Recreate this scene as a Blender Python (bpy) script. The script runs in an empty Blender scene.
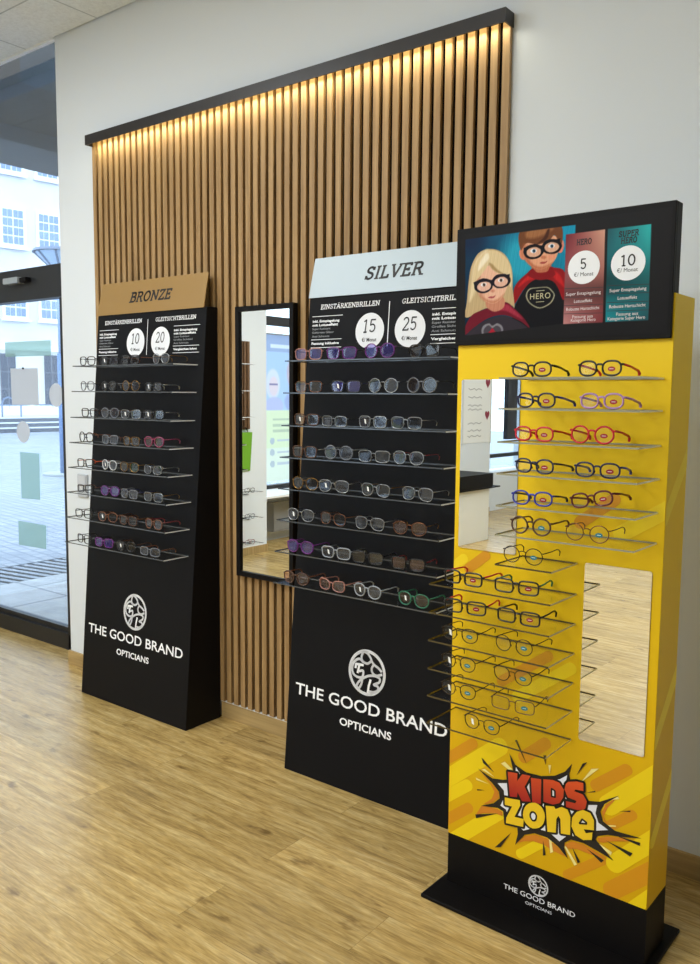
import bpy, math, random, json
import numpy as np
from mathutils import Vector, Matrix
random.seed(7); rng = np.random.default_rng(7)
DATA = json.loads(r'''{"burst_black":[[202,478],[222,450],[256,438],[303,441],[343,454],[373,475],[393,504],[385,471],[390,453],[440,413],[474,421],[526,455],[487,419],[477,395],[485,370],[519,355],[590,359],[540,345],[500,337],[472,324],[467,312],[490,294],[518,271],[479,281],[433,290],[397,287],[379,272],[378,257],[391,228],[360,254],[327,268],[288,267],[258,252],[229,211],[236,247],[234,265],[193,260],[187,298],[169,303],[113,291],[155,312],[175,334],[172,353],[151,371],[101,402],[149,387],[184,393],[212,405],[215,432]],"burst_white":[[224,444],[237,429],[271,425],[319,431],[359,449],[380,467],[376,441],[440,401],[468,410],[464,386],[473,362],[501,351],[466,337],[456,328],[444,304],[389,298],[364,270],[333,286],[287,283],[254,263],[242,269],[205,281],[197,307],[178,313],[190,342],[188,362],[167,378],[215,393],[223,418]],"burst_shade":[[[105,397],[151,367],[170,351],[172,335],[151,313],[119,296],[149,325],[157,348],[145,365]],[[115,291],[167,300],[185,296],[186,283],[161,284],[125,272],[97,258]],[[234,218],[260,249],[289,263],[327,265],[359,251],[385,232],[351,235],[318,243],[284,242],[255,231]],[[379,265],[399,283],[433,286],[479,276],[502,268],[453,265],[414,266],[391,258]],[[472,318],[500,333],[540,342],[576,346],[540,333],[511,323],[489,311],[476,308]],[[521,448],[490,418],[481,395],[488,373],[498,366],[486,384],[496,411]]],"rays_black":[[[111,439],[118,436],[155,406],[117,424]],[[218,522],[225,524],[257,462]],[[307,502],[315,505],[315,476]],[[422,512],[435,520],[406,474]],[[461,448],[461,444],[436,434]],[[558,424],[557,420],[527,412]],[[587,346],[586,337],[522,343]],[[568,310],[562,299],[495,320]],[[492,262],[485,253],[443,278]],[[426,233],[419,226],[402,266]],[[95,258],[98,247],[171,287]],[[99,338],[99,334],[125,343]],[[163,179],[182,187],[215,243]],[[316,210],[324,215],[315,256]]],"rays_cream":[[[176,440],[188,449],[214,433],[201,429]],[[112,403],[123,408],[156,393]],[[94,372],[96,366],[138,366]],[[448,505],[468,512],[419,458]],[[523,451],[527,446],[477,423]],[[323,479],[331,481],[328,455]],[[333,265],[339,267],[346,232],[338,226]],[[379,260],[384,262],[417,222],[410,216]],[[465,307],[471,306],[513,293],[510,283]],[[498,364],[520,370],[521,367],[502,361]]],"letters_red":[[[199,423],[230,427],[230,404],[245,429],[271,432],[254,395],[275,357],[247,349],[232,371],[231,356],[208,351]],[[272,427],[304,432],[305,360],[279,357]],[[310,434],[339,441],[358,439],[372,423],[371,400],[360,380],[342,370],[313,369]],[[383,449],[408,458],[427,459],[428,437],[405,434],[402,428],[427,427],[439,411],[435,388],[415,378],[380,376],[379,393],[406,395],[410,403],[384,405],[374,424],[377,441]]],"letters_yellow":[[[192,343],[240,350],[242,335],[225,295],[254,298],[253,274],[198,267],[199,284],[216,323],[193,321]],[[317,338],[319,328],[318,317],[315,306],[309,296],[301,288],[292,283],[283,280],[273,281],[265,285],[258,291],[253,300],[251,310],[252,321],[255,332],[261,342],[269,350],[278,355],[288,358],[297,357],[306,353],[312,347]],[[320,360],[345,366],[350,360],[367,372],[385,370],[394,352],[395,300],[368,295],[365,336],[359,343],[353,332],[353,292],[328,286]],[[429,384],[450,382],[461,365],[462,337],[433,330],[440,321],[458,330],[457,308],[433,299],[410,305],[398,326],[399,352],[411,372]]],"letter_holes":[[[336,415],[346,412],[347,394],[337,393]],[[293,322],[293,316],[292,311],[290,307],[286,304],[281,304],[278,307],[275,311],[274,317],[275,322],[278,327],[282,329],[286,329],[290,326]],[[421,343],[428,357],[440,352],[440,348]]],"caps":[[[-83,273],[170,489],26,1],[[-47,249],[65,339],18,1],[[-45,175],[71,270],16,0],[[24,155],[191,306],21,1],[[245,188],[336,268],14,1],[[390,180],[487,261],14,0],[[461,462],[542,530],16,0],[[498,418],[655,570],27,1],[[483,345],[562,413],14,0],[[521,262],[663,410],24,1],[[516,185],[667,323],24,0],[[577,162],[669,269],17,1],[[246,479],[312,538],17,0],[[-50,365],[81,474],16,0],[[501,1150],[653,1248],21,1],[[389,1168],[480,1237],17,0],[[51,997],[108,1043],15,0],[[-30,968],[34,1024],15,1],[[169,684],[312,788],15,0],[[221,650],[378,767],17,1],[[464,820],[561,889],14,0]],"poster":[["glow",[60,190,215],[[248,1862],[246,1843],[239,1825],[228,1812],[213,1804],[197,1802],[180,1806],[164,1817],[151,1833],[143,1852],[139,1872],[142,1893],[149,1910],[161,1923],[176,1931],[192,1932],[209,1927],[224,1917],[237,1901],[245,1882]],60,0,0.7],["glow",[25,45,75],[[81,1931],[79,1921],[73,1911],[62,1904],[49,1901],[34,1900],[19,1904],[6,1910],[-5,1919],[-13,1930],[-15,1942],[-13,1953],[-6,1962],[4,1969],[18,1973],[33,1973],[47,1969],[61,1962],[72,1953],[79,1943]],50,0,0.8],["cape",[150,28,34],[[234,1836],[215,1826],[191,1807],[180,1786],[179,1750],[188,1754],[216,1792],[259,1801],[297,1794],[322,1754],[331,1745],[328,1821],[296,1837],[277,1841]],2,1,1.0],["capelight",[196,44,46],[[225,1824],[201,1806],[194,1793],[221,1809],[240,1812],[240,1824]],5,1,1.0],["capelight",[196,44,46],[[296,1828],[315,1814],[328,1784],[316,1793],[297,1811]],5,1,1.0],["shirt",[24,22,26],[[240,1809],[216,1792],[191,1754],[182,1728],[186,1666],[344,1660],[341,1745],[324,1752],[309,1785],[292,1803],[264,1810]],2,1,1.0],["neck",[190,120,90],[[236,1855],[234,1834],[249,1819],[268,1818],[282,1829],[286,1850]],2,1,1.0],["collar",[140,24,30],[[234,1840],[220,1824],[250,1809],[278,1809],[301,1819],[286,1840],[277,1828],[249,1828]],2,1,1.0],["ear",[214,140,110],[[215,1881],[216,1876],[215,1871],[214,1868],[211,1865],[208,1865],[205,1865],[201,1867],[198,1870],[196,1875],[194,1880],[194,1884],[194,1889],[196,1892],[198,1895],[201,1896],[205,1895],[208,1893],[211,1890],[214,1886]],2,1,1.0],["ear",[224,140,120],[[322,1887],[321,1882],[319,1877],[317,1874],[314,1873],[311,1873],[308,1874],[306,1877],[304,1881],[304,1886],[304,1891],[305,1896],[308,1900],[310,1903],[313,1905],[316,1905],[319,1904],[321,1901],[322,1896],[323,1892]],2,1,1.0],["face",[226,168,135],[[205,1909],[204,1884],[214,1861],[234,1844],[256,1835],[275,1839],[293,1850],[305,1870],[309,1894],[298,1917],[255,1925],[217,1921]],2,1,1.0],["faceshade",[190,118,88],[[214,1865],[234,1844],[256,1835],[275,1839],[293,1851],[277,1845],[256,1842],[234,1851]],8,1,1.0],["cheek",[236,150,120],[[302,1864],[301,1861],[300,1859],[297,1858],[294,1857],[290,1857],[287,1858],[284,1859],[281,1861],[279,1863],[278,1866],[279,1868],[281,1870],[283,1872],[286,1872],[290,1872],[294,1872],[297,1870],[299,1868],[301,1866]],10,0,0.5],["hair",[122,78,48],[[198,1891],[191,1913],[192,1937],[216,1953],[254,1962],[292,1955],[315,1938],[318,1906],[311,1888],[306,1904],[294,1920],[280,1908],[249,1901],[217,1908],[205,1898]],2,1,1.0],["hairlight",[176,124,84],[[212,1935],[236,1945],[269,1945],[292,1938],[274,1928],[246,1920],[217,1921]],10,1,0.8],["hairdark",[84,50,30],[[274,1936],[281,1935],[272,1911],[246,1903],[265,1918]],4,1,1.0],["faceshadeL",[178,106,78],[[205,1903],[205,1881],[215,1860],[233,1847],[224,1865],[217,1887],[214,1902]],14,1,0.8],["rim",[24,20,28],[[265,1884],[265,1878],[261,1873],[256,1868],[248,1865],[239,1864],[230,1864],[221,1867],[214,1871],[209,1877],[206,1883],[206,1889],[209,1895],[215,1899],[223,1902],[232,1903],[241,1903],[250,1900],[257,1896],[262,1890]],2,1,1.0],["rim",[24,20,28],[[317,1892],[316,1886],[313,1881],[308,1876],[301,1873],[292,1872],[283,1873],[274,1875],[267,1879],[262,1885],[260,1891],[260,1897],[263,1902],[268,1907],[276,1910],[285,1911],[294,1910],[302,1908],[309,1903],[314,1898]],2,1,1.0],["rim",[24,20,28],[[206,1896],[237,1901],[261,1897],[289,1907],[312,1910],[310,1896],[289,1899],[261,1887],[237,1891],[209,1885]],2,0,1.0],["lens",[222,176,150],[[257,1883],[257,1879],[255,1875],[251,1872],[245,1870],[239,1869],[233,1870],[226,1871],[221,1874],[217,1878],[216,1882],[216,1886],[218,1889],[222,1892],[228,1894],[234,1895],[241,1895],[247,1893],[252,1890],[256,1887]],2,1,1.0],["eyewhite",[240,236,236],[[245,1886],[245,1884],[244,1883],[242,1881],[240,1880],[237,1880],[234,1880],[231,1881],[229,1882],[227,1884],[226,1885],[226,1887],[227,1889],[229,1890],[232,1891],[235,1891],[238,1891],[240,1890],[243,1889],[244,1888]],2,1,1.0],["iris",[70,110,140],[[242,1885],[242,1883],[241,1882],[240,1881],[239,1881],[237,1880],[236,1881],[234,1882],[233,1883],[233,1884],[232,1886],[232,1887],[233,1888],[234,1889],[235,1890],[237,1890],[238,1890],[240,1889],[241,1888],[242,1886]],2,1,1.0],["pupil",[20,20,25],[[240,1885],[240,1884],[240,1883],[239,1883],[238,1883],[238,1883],[237,1883],[236,1883],[236,1884],[235,1885],[235,1885],[235,1886],[236,1887],[236,1887],[237,1888],[237,1888],[238,1887],[239,1887],[239,1886],[240,1886]],2,1,1.0],["lens",[222,176,150],[[309,1890],[308,1886],[306,1883],[302,1880],[297,1878],[291,1877],[284,1877],[278,1879],[273,1882],[270,1885],[268,1889],[268,1893],[270,1897],[274,1900],[280,1902],[286,1903],[292,1902],[298,1900],[303,1898],[307,1894]],2,1,1.0],["eyewhite",[240,236,236],[[297,1893],[296,1892],[295,1890],[294,1889],[291,1888],[288,1888],[285,1888],[283,1889],[280,1890],[279,1891],[278,1893],[278,1895],[279,1896],[281,1898],[283,1898],[286,1899],[289,1899],[292,1898],[294,1897],[296,1895]],2,1,1.0],["iris",[70,110,140],[[293,1892],[293,1891],[293,1890],[292,1889],[290,1888],[289,1888],[287,1888],[286,1889],[285,1890],[284,1892],[284,1893],[284,1895],[285,1896],[286,1897],[287,1897],[289,1897],[290,1897],[291,1896],[292,1895],[293,1894]],2,1,1.0],["pupil",[20,20,25],[[292,1892],[291,1892],[291,1891],[291,1890],[290,1890],[289,1890],[289,1890],[288,1891],[287,1891],[287,1892],[287,1893],[287,1894],[287,1894],[288,1895],[288,1895],[289,1895],[290,1895],[291,1895],[291,1894],[291,1893]],2,1,1.0],["nose",[200,128,98],[[273,1865],[273,1864],[272,1863],[270,1862],[268,1861],[266,1861],[264,1862],[261,1863],[260,1864],[259,1865],[258,1866],[259,1868],[260,1869],[261,1870],[263,1870],[266,1870],[268,1870],[270,1869],[272,1868],[273,1866]],5,1,1.0],["mouth",[170,80,76],[[255,1852],[262,1855],[270,1854],[277,1856],[273,1851],[264,1849]],2,1,1.0],["badge",[170,165,140],[[226,1787],[250,1789],[279,1788],[293,1778],[301,1764],[290,1744],[259,1733],[230,1747],[217,1768]],1.5,1,1.0],["badge",[24,22,26],[[228,1784],[251,1787],[278,1786],[291,1776],[298,1765],[287,1746],[259,1736],[232,1749],[221,1768]],1.5,1,1.0],["hairback",[196,172,132],[[98,1904],[66,1895],[44,1859],[37,1814],[33,1764],[28,1723],[55,1726],[92,1742],[168,1747],[184,1741],[177,1790],[173,1843],[154,1880],[128,1898]],2,1,1.0],["hairbacks",[226,208,170],[[98,1903],[72,1892],[51,1863],[45,1813],[41,1764],[59,1790],[68,1834],[99,1863]],10,1,1.0],["capeg",[118,30,50],[[81,1738],[50,1726],[29,1695],[30,1672],[56,1690],[103,1715],[154,1721],[205,1701],[232,1682],[214,1709],[184,1737],[158,1756],[123,1749]],2,1,1.0],["capegl",[165,58,78],[[158,1750],[184,1733],[209,1709],[194,1714],[159,1732],[128,1736]],6,1,1.0],["shirtg",[62,56,64],[[56,1690],[103,1712],[154,1719],[200,1701],[230,1680],[240,1664],[241,1647],[30,1654],[35,1672]],2,1,1.0],["emblem",[140,138,145],[[83,1679],[88,1695],[106,1701],[117,1694],[132,1700],[147,1692],[151,1677],[141,1655],[94,1656]],3,1,1.0],["emblem2",[84,78,86],[[89,1678],[94,1690],[106,1696],[117,1688],[130,1694],[142,1688],[145,1676],[137,1655],[99,1656]],3,1,1.0],["emblem3",[170,40,60],[[110,1665],[104,1674],[110,1680],[117,1688],[124,1680],[131,1673],[126,1664]],3,1,1.0],["neckg",[200,140,115],[[99,1767],[97,1747],[123,1732],[151,1743],[148,1770]],3,1,1.0],["faceg",[232,186,160],[[60,1835],[64,1803],[75,1779],[94,1762],[115,1754],[135,1760],[152,1779],[161,1805],[161,1835],[130,1860],[83,1855]],2,1,1.0],["facegs",[200,140,112],[[75,1779],[94,1762],[115,1754],[135,1760],[152,1779],[133,1767],[115,1763],[94,1769]],8,1,1.0],["facegsL",[190,130,104],[[60,1835],[64,1803],[75,1779],[91,1765],[80,1788],[74,1816],[73,1838]],14,1,0.8],["fringe",[222,200,158],[[98,1899],[72,1883],[56,1858],[52,1817],[66,1825],[79,1838],[94,1854],[101,1865],[112,1848],[131,1836],[151,1832],[162,1818],[169,1795],[174,1812],[168,1852],[149,1880],[123,1897]],2,1,1.0],["fringel",[244,232,206],[[93,1894],[72,1870],[68,1848],[86,1864],[101,1880]],8,1,1.0],["fringed",[176,148,104],[[101,1866],[112,1849],[131,1837],[146,1834],[127,1847],[112,1862]],5,1,1.0],["rimg",[34,28,42],[[115,1808],[115,1802],[113,1796],[107,1791],[100,1787],[91,1785],[82,1785],[73,1787],[65,1791],[59,1796],[56,1802],[56,1808],[58,1814],[64,1819],[71,1823],[80,1825],[90,1825],[99,1823],[106,1819],[112,1814]],2,1,1.0],["rimg",[34,28,42],[[170,1817],[170,1811],[167,1805],[162,1800],[155,1797],[146,1795],[137,1795],[128,1796],[121,1800],[115,1805],[112,1811],[112,1817],[115,1823],[120,1828],[127,1832],[136,1833],[145,1833],[154,1832],[161,1828],[167,1823]],2,1,1.0],["rimg",[34,28,42],[[53,1817],[84,1826],[111,1819],[136,1829],[167,1831],[167,1821],[143,1821],[113,1806],[84,1816],[56,1806]],2,0,1.0],["lensg",[228,184,164],[[109,1806],[109,1802],[107,1798],[103,1794],[97,1792],[91,1790],[84,1790],[78,1791],[72,1794],[68,1797],[66,1801],[66,1805],[68,1809],[72,1813],[77,1815],[84,1816],[91,1816],[97,1815],[103,1813],[107,1810]],2,1,1.0],["eyewhite",[238,236,238],[[95,1809],[95,1808],[94,1806],[93,1805],[90,1804],[87,1803],[84,1803],[82,1804],[79,1805],[78,1806],[77,1808],[77,1809],[78,1811],[80,1812],[82,1813],[85,1813],[88,1813],[91,1813],[93,1812],[95,1811]],2,1,1.0],["iris",[90,70,60],[[92,1808],[92,1806],[91,1805],[90,1804],[89,1803],[87,1803],[86,1804],[85,1804],[84,1806],[83,1807],[83,1808],[83,1810],[83,1811],[84,1812],[86,1812],[87,1812],[89,1812],[90,1811],[91,1810],[92,1809]],2,1,1.0],["lensg",[228,184,164],[[161,1814],[161,1810],[159,1806],[156,1803],[150,1800],[144,1799],[138,1799],[131,1800],[126,1802],[122,1806],[120,1810],[120,1814],[122,1818],[126,1821],[131,1823],[137,1825],[144,1825],[150,1824],[155,1821],[159,1818]],2,1,1.0],["eyewhite",[238,236,238],[[149,1817],[148,1816],[147,1814],[146,1813],[143,1812],[141,1812],[138,1812],[135,1812],[133,1813],[131,1815],[131,1816],[131,1818],[132,1819],[133,1820],[136,1821],[138,1822],[141,1822],[144,1821],[146,1820],[148,1819]],2,1,1.0],["iris",[90,70,60],[[145,1816],[145,1815],[144,1813],[143,1812],[142,1812],[141,1812],[139,1812],[138,1813],[137,1814],[136,1815],[136,1817],[136,1818],[137,1819],[138,1820],[139,1821],[140,1821],[142,1820],[143,1820],[144,1819],[145,1817]],2,1,1.0],["noseg",[208,144,122],[[123,1789],[122,1788],[121,1787],[120,1786],[118,1785],[115,1785],[113,1786],[111,1786],[110,1787],[108,1789],[108,1790],[108,1791],[109,1792],[111,1793],[113,1793],[115,1793],[117,1793],[119,1792],[121,1791],[122,1790]],5,1,1.0],["mouthg",[176,90,92],[[101,1772],[109,1775],[116,1774],[124,1777],[120,1770],[110,1769]],2,1,1.0]],"poster_rect":[[24,1938],[319,1939],[327,1690],[30,1670]],"card_red":[[327,1918],[432,1919],[435,1688],[328,1689]],"card_teal":[[439,1919],[548,1918],[551,1688],[442,1689]],"print_right":[[352,1939],[353,1917],[324,1917]],"card_txt":{"hero":[[357,1889],[399,1900]],"five":[[369,1825],[388,1853]],"eur":[[353,1808],[406,1814]],"circ":[[336,1834],[422,1828],[377,1872],[381,1788]],"sup":[[468,1899],[520,1906]],"her":[[474,1883],[516,1889]],"ten":[[475,1823],[516,1852]],"eur2":[[467,1809],[520,1815]],"circ2":[[451,1834],[538,1827],[494,1873],[496,1788]],"l1":[[333,1764],[427,1766]],"l2":[[356,1744],[405,1747]],"l3":[[335,1725],[425,1727]],"l4":[[353,1704],[408,1708]],"l5":[[349,1695],[416,1699]],"r1":[[450,1764],[543,1768]],"r2":[[472,1743],[521,1749]],"r3":[[451,1725],[543,1727]],"r4":[[470,1704],[525,1709]],"r5":[[448,1694],[543,1698]],"s1":[[328,1780],[435,1776]],"s2":[[329,1757],[436,1754]],"s3":[[329,1736],[435,1734]],"s4":[[329,1715],[435,1712]],"t1":[[445,1779],[550,1775]],"t2":[[446,1758],[551,1755]],"t3":[[445,1737],[550,1734]],"t4":[[445,1716],[551,1713]],"herob":[[230,1760],[289,1772]]},"logo":[[[-0.27,0.95],[-0.36,0.68],[-0.28,0.49],[-0.05,0.42],[0.11,0.49],[0.21,0.63],[0.09,0.81],[-0.08,0.92],[-0.27,0.95]],[[0.21,0.62],[0.37,0.46],[0.64,0.34],[0.84,0.2]],[[0.36,0.45],[0.26,0.24],[0.33,0.05],[0.56,-0.03],[0.87,0.09]],[[-0.25,0.45],[-0.48,0.56],[-0.75,0.39],[-0.87,0.09],[-0.79,-0.19],[-0.54,-0.31],[-0.25,-0.25],[-0.22,0.04],[-0.46,-0.02]],[[-0.67,0.08],[-0.66,0.28],[-0.21,0.31]],[[-0.45,0.3],[-0.54,-0.13]],[[-0.54,-0.77],[-0.52,-0.64],[-0.36,-0.43],[-0.14,-0.26],[0.16,-0.11],[0.52,-0.06],[0.75,-0.13],[0.72,-0.31],[0.44,-0.47],[0.66,-0.51],[0.68,-0.68],[0.46,-0.82],[0.2,-0.84]],[[-0.24,-0.32],[-0.28,-0.59],[-0.42,-0.82],[-0.54,-0.77]],[[0.24,-0.27],[0.15,-0.6],[0.11,-1.0]]],"gl":{"b":[[[0.096,0.12],[0.266,0.187],[0.421,0.124],[0.634,0.137]],[[0.104,0.114],[0.272,0.121],[0.434,0.123],[0.591,0.117]],[[0.134,0.132],[0.29,0.129],[0.443,0.115],[0.604,0.116]],[[0.113,0.129],[0.299,0.137],[0.455,0.115],[0.615,0.13]],[[0.116,0.098],[0.302,0.138],[0.451,0.121],[0.615,0.147]],[[0.123,0.129],[0.317,0.118],[0.459,0.113],[0.627,0.132]],[[0.121,0.121],[0.308,0.13],[0.459,0.108],[0.639,0.146]],[[0.132,0.125],[0.289,0.131],[0.453,0.124],[0.622,0.117]]],"s":[[[0.109,0.134],[0.268,0.132],[0.439,0.124],[0.626,0.114]],[[0.117,0.134],[0.297,0.122],[0.463,0.134],[0.624,0.128]],[[0.117,0.111],[0.251,0.131],[0.426,0.13],[0.57,0.127]],[[0.116,0.13],[0.281,0.115],[0.441,0.114],[0.587,0.121]],[[0.128,0.115],[0.267,0.132],[0.456,0.13],[0.633,0.126]],[[0.114,0.126],[0.271,0.147],[0.439,0.137],[0.611,0.138]],[[0.121,0.135],[0.295,0.167],[0.438,0.119],[0.612,0.127]],[[0.109,0.136],[0.284,0.149],[0.446,0.139],[0.643,0.163]]],"k":[[[0.295,0.113],[0.477,0.086]],[[0.31,0.099],[0.485,0.097]],[[0.307,0.11],[0.464,0.092]],[[0.311,0.12],[0.481,0.097]],[[0.308,0.11],[0.472,0.094]],[[0.306,0.115],[0.46,0.119]],[[0.286,0.118]],[[0.105,0.095],[0.27,0.13]],[[0.114,0.105],[0.278,0.123]],[[0.099,0.108],[0.267,0.102]],[[0.096,0.101],[0.266,0.104]],[[0.098,0.119],[0.269,0.119]],[[0.176,0.102]]]},"stickers":{"s1":[[-4.859,1.802],[-4.369,1.799],[-4.37,1.711],[-4.861,1.714]],"s2":[[-4.809,1.643],[-4.511,1.641],[-4.51,1.425],[-4.804,1.423]],"e1":[[-4.4,1.484],[-4.26,1.485],[-4.326,1.553],[-4.333,1.415]],"e2":[[-4.762,1.257],[-4.615,1.262],[-4.684,1.325],[-4.692,1.194]],"s3":[[-4.732,1.136],[-4.521,1.136],[-4.528,0.857],[-4.733,0.85]],"s4":[[-4.778,0.707],[-4.471,0.707],[-4.478,0.563],[-4.779,0.555]]},"cam":{"f":837.2892231400601,"yaw":0.6603378711152013,"pitch":0.10380452814521565,"roll":0.008156424882989831,"D":2.635026856437771}}''')
S = bpy.context.scene; COL = S.collection
R = math.radians

# ------------------------------------------------------------------ helpers
def lin(c): return tuple(((v/255)/12.92 if v/255 <= .04045 else ((v/255+.055)/1.055)**2.4) for v in c)
_m = {}
def nt(name):
    m = bpy.data.materials.new(name); m.use_nodes = True; t = m.node_tree; t.nodes.clear()
    o = t.nodes.new('ShaderNodeOutputMaterial'); return m, t, o
def pbr(name, rgb, rough=.5, metal=0, spec=.5, noise=0, scale=30, emit=None, es=0, coat=0):
    if name in _m: return _m[name]
    m, t, o = nt(name); b = t.nodes.new('ShaderNodeBsdfPrincipled')
    c = (*lin(rgb), 1)
    b.inputs['Base Color'].default_value = c; b.inputs['Roughness'].default_value = rough
    b.inputs['Metallic'].default_value = metal; b.inputs['Specular IOR Level'].default_value = spec
    if coat: b.inputs['Coat Weight'].default_value = coat
    if noise:
        g = t.nodes.new('ShaderNodeNewGeometry'); n = t.nodes.new('ShaderNodeTexNoise'); n.inputs['Scale'].default_value = scale
        t.links.new(g.outputs['Position'], n.inputs['Vector'])
        mx = t.nodes.new('ShaderNodeMix'); mx.data_type = 'RGBA'
        mx.inputs['A'].default_value = tuple(x*(1-noise) for x in c[:3])+(1,); mx.inputs['B'].default_value = tuple(min(1, x*(1+noise)) for x in c[:3])+(1,)
        t.links.new(n.outputs['Fac'], mx.inputs['Factor']); t.links.new(mx.outputs['Result'], b.inputs['Base Color'])
    if emit: b.inputs['Emission Color'].default_value = (*lin(emit), 1); b.inputs['Emission Strength'].default_value = es
    t.links.new(b.outputs[0], o.inputs[0]); _m[name] = m; return m
def clear(name, tint, refl=.06, rough=.02, haze=0, hazecol=(255, 255, 255), fres=1.0):
    """thin clear sheet: transparent + mirror-like reflection (+ a little milky diffuse)"""
    if name in _m: return _m[name]
    m, t, o = nt(name); tr = t.nodes.new('ShaderNodeBsdfTransparent'); tr.inputs[0].default_value = (*lin(tint), 1)
    gl = t.nodes.new('ShaderNodeBsdfGlossy'); gl.inputs['Roughness'].default_value = rough; gl.inputs[0].default_value = (1, 1, 1, 1)
    lw = t.nodes.new('ShaderNodeLayerWeight'); lw.inputs[0].default_value = .35
    ma = t.nodes.new('ShaderNodeMath'); ma.operation = 'MULTIPLY_ADD'; ma.inputs[1].default_value = .5*fres; ma.inputs[2].default_value = refl
    t.links.new(lw.outputs['Fresnel'], ma.inputs[0])
    mx = t.nodes.new('ShaderNodeMixShader'); t.links.new(ma.outputs[0], mx.inputs[0])
    last = tr
    if haze:
        df = t.nodes.new('ShaderNodeBsdfDiffuse'); df.inputs[0].default_value = (*lin(hazecol), 1)
        m2 = t.nodes.new('ShaderNodeMixShader'); m2.inputs[0].default_value = haze
        t.links.new(tr.outputs[0], m2.inputs[1]); t.links.new(df.outputs[0], m2.inputs[2]); last = m2
    t.links.new(last.outputs[0], mx.inputs[1]); t.links.new(gl.outputs[0], mx.inputs[2]); t.links.new(mx.outputs[0], o.inputs[0])
    _m[name] = m; return m
def mirror_mat():
    if 'mirror' in _m: return _m['mirror']
    m, t, o = nt('mirror'); g = t.nodes.new('ShaderNodeBsdfGlossy'); g.inputs[0].default_value = (.9, .92, .91, 1); g.inputs['Roughness'].default_value = 0.0
    t.links.new(g.outputs[0], o.inputs[0]); _m['mirror'] = m; return m
def vcol(name, rough=.4, spec=.4):
    if name in _m: return _m[name]
    m, t, o = nt(name); b = t.nodes.new('ShaderNodeBsdfPrincipled'); a = t.nodes.new('ShaderNodeAttribute'); a.attribute_name = 'Col'
    b.inputs['Roughness'].default_value = rough; b.inputs['Specular IOR Level'].default_value = spec
    t.links.new(a.outputs['Color'], b.inputs['Base Color']); t.links.new(b.outputs[0], o.inputs[0]); _m[name] = m; return m

class MB:
    def __init__(s): s.v = []; s.f = []; s.mi = []
    def add(s, v, f, mi=0):
        b = len(s.v); s.v += [tuple(map(float, p)) for p in v]; s.f += [tuple(b+i for i in q) for q in f]; s.mi += [mi]*len(f); return s
    def box(s, x0, x1, y0, y1, z0, z1, mi=0):
        v = [(x, y, z) for z in (z0, z1) for y in (y0, y1) for x in (x0, x1)]
        return s.add(v, [(0, 2, 3, 1), (4, 5, 7, 6), (0, 1, 5, 4), (2, 6, 7, 3), (0, 4, 6, 2), (1, 3, 7, 5)], mi)
    def hexa(s, v, mi=0):  # bottom 4 ccw, top 4 ccw
        return s.add(v, [(3, 2, 1, 0), (4, 5, 6, 7), (0, 1, 5, 4), (1, 2, 6, 5), (2, 3, 7, 6), (3, 0, 4, 7)], mi)
    def tube(s, pts, r, n=6, closed=False, mi=0, flat=1.0):
        P = [Vector(p) for p in pts]; N = len(P); rings = []; up0 = None; rr = r if hasattr(r, '__len__') else [r]*N
        for i, p in enumerate(P):
            a = P[(i-1) % N] if (closed or i > 0) else p; b = P[(i+1) % N] if (closed or i < N-1) else p
            d = (b-a).normalized()
            ref = Vector((0, 1, 0)) if abs(d.y) < .9 else Vector((0, 0, 1))
            e1 = d.cross(ref).normalized(); e2 = d.cross(e1).normalized()
            rings.append([p+e1*math.cos(2*math.pi*k/n)*rr[i]+e2*math.sin(2*math.pi*k/n)*rr[i]*flat for k in range(n)])
        v = [q for g in rings for q in g]; f = []
        for i in range(N if closed else N-1):
            j = (i+1) % N
            f += [(i*n+k, i*n+(k+1) % n, j*n+(k+1) % n, j*n+k) for k in range(n)]
        if not closed: f += [tuple(range(n-1, -1, -1)), tuple((N-1)*n+k for k in range(n))]
        return s.add(v, f, mi)
    def ngon(s, pts, mi=0): return s.add(pts, [tuple(range(len(pts)))], mi)
    def prism(s, pts, d, mi=0):  # planar outline extruded by vector d
        n = len(pts); d = Vector(d); v = [Vector(p) for p in pts]; v += [p+d for p in v]
        return s.add(v, [tuple(range(n)), tuple(range(2*n-1, n-1, -1))]+[(i, n+i, n+(i+1) % n, (i+1) % n) for i in range(n)], mi)
    def build(s, name, mats, parent=None, loc=None, smooth=False, bevel=0):
        me = bpy.data.meshes.new(name); me.from_pydata(s.v, [], s.f); me.validate()
        mats = mats if isinstance(mats, (list, tuple)) else [mats]
        for m in mats: me.materials.append(m)
        if len(mats) > 1 and len(s.mi) == len(me.polygons): me.polygons.foreach_set('material_index', s.mi)
        import bmesh
        bm = bmesh.new(); bm.from_mesh(me); bmesh.ops.recalc_face_normals(bm, faces=bm.faces); bm.to_mesh(me); bm.free()
        if smooth: me.polygons.foreach_set('use_smooth', [True]*len(me.polygons))
        me.update(); o = bpy.data.objects.new(name, me); COL.objects.link(o)
        if parent: o.parent = parent
        if loc: o.location = loc
        if bevel:
            b = o.modifiers.new('edge', 'BEVEL'); b.width = bevel; b.segments = 2; b.limit_method = 'ANGLE'
        return o
def empty(name, loc, rz=0):
    o = bpy.data.objects.new(name, None); o.empty_display_size = .1; COL.objects.link(o); o.location = loc; o.rotation_euler = (0, 0, rz); return o
def tag(o, label, cat, group=None):
    o['label'] = label; o['category'] = cat
    if group: o['group'] = group
    return o
def struct(o): o['kind'] = 'structure'; return o

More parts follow.
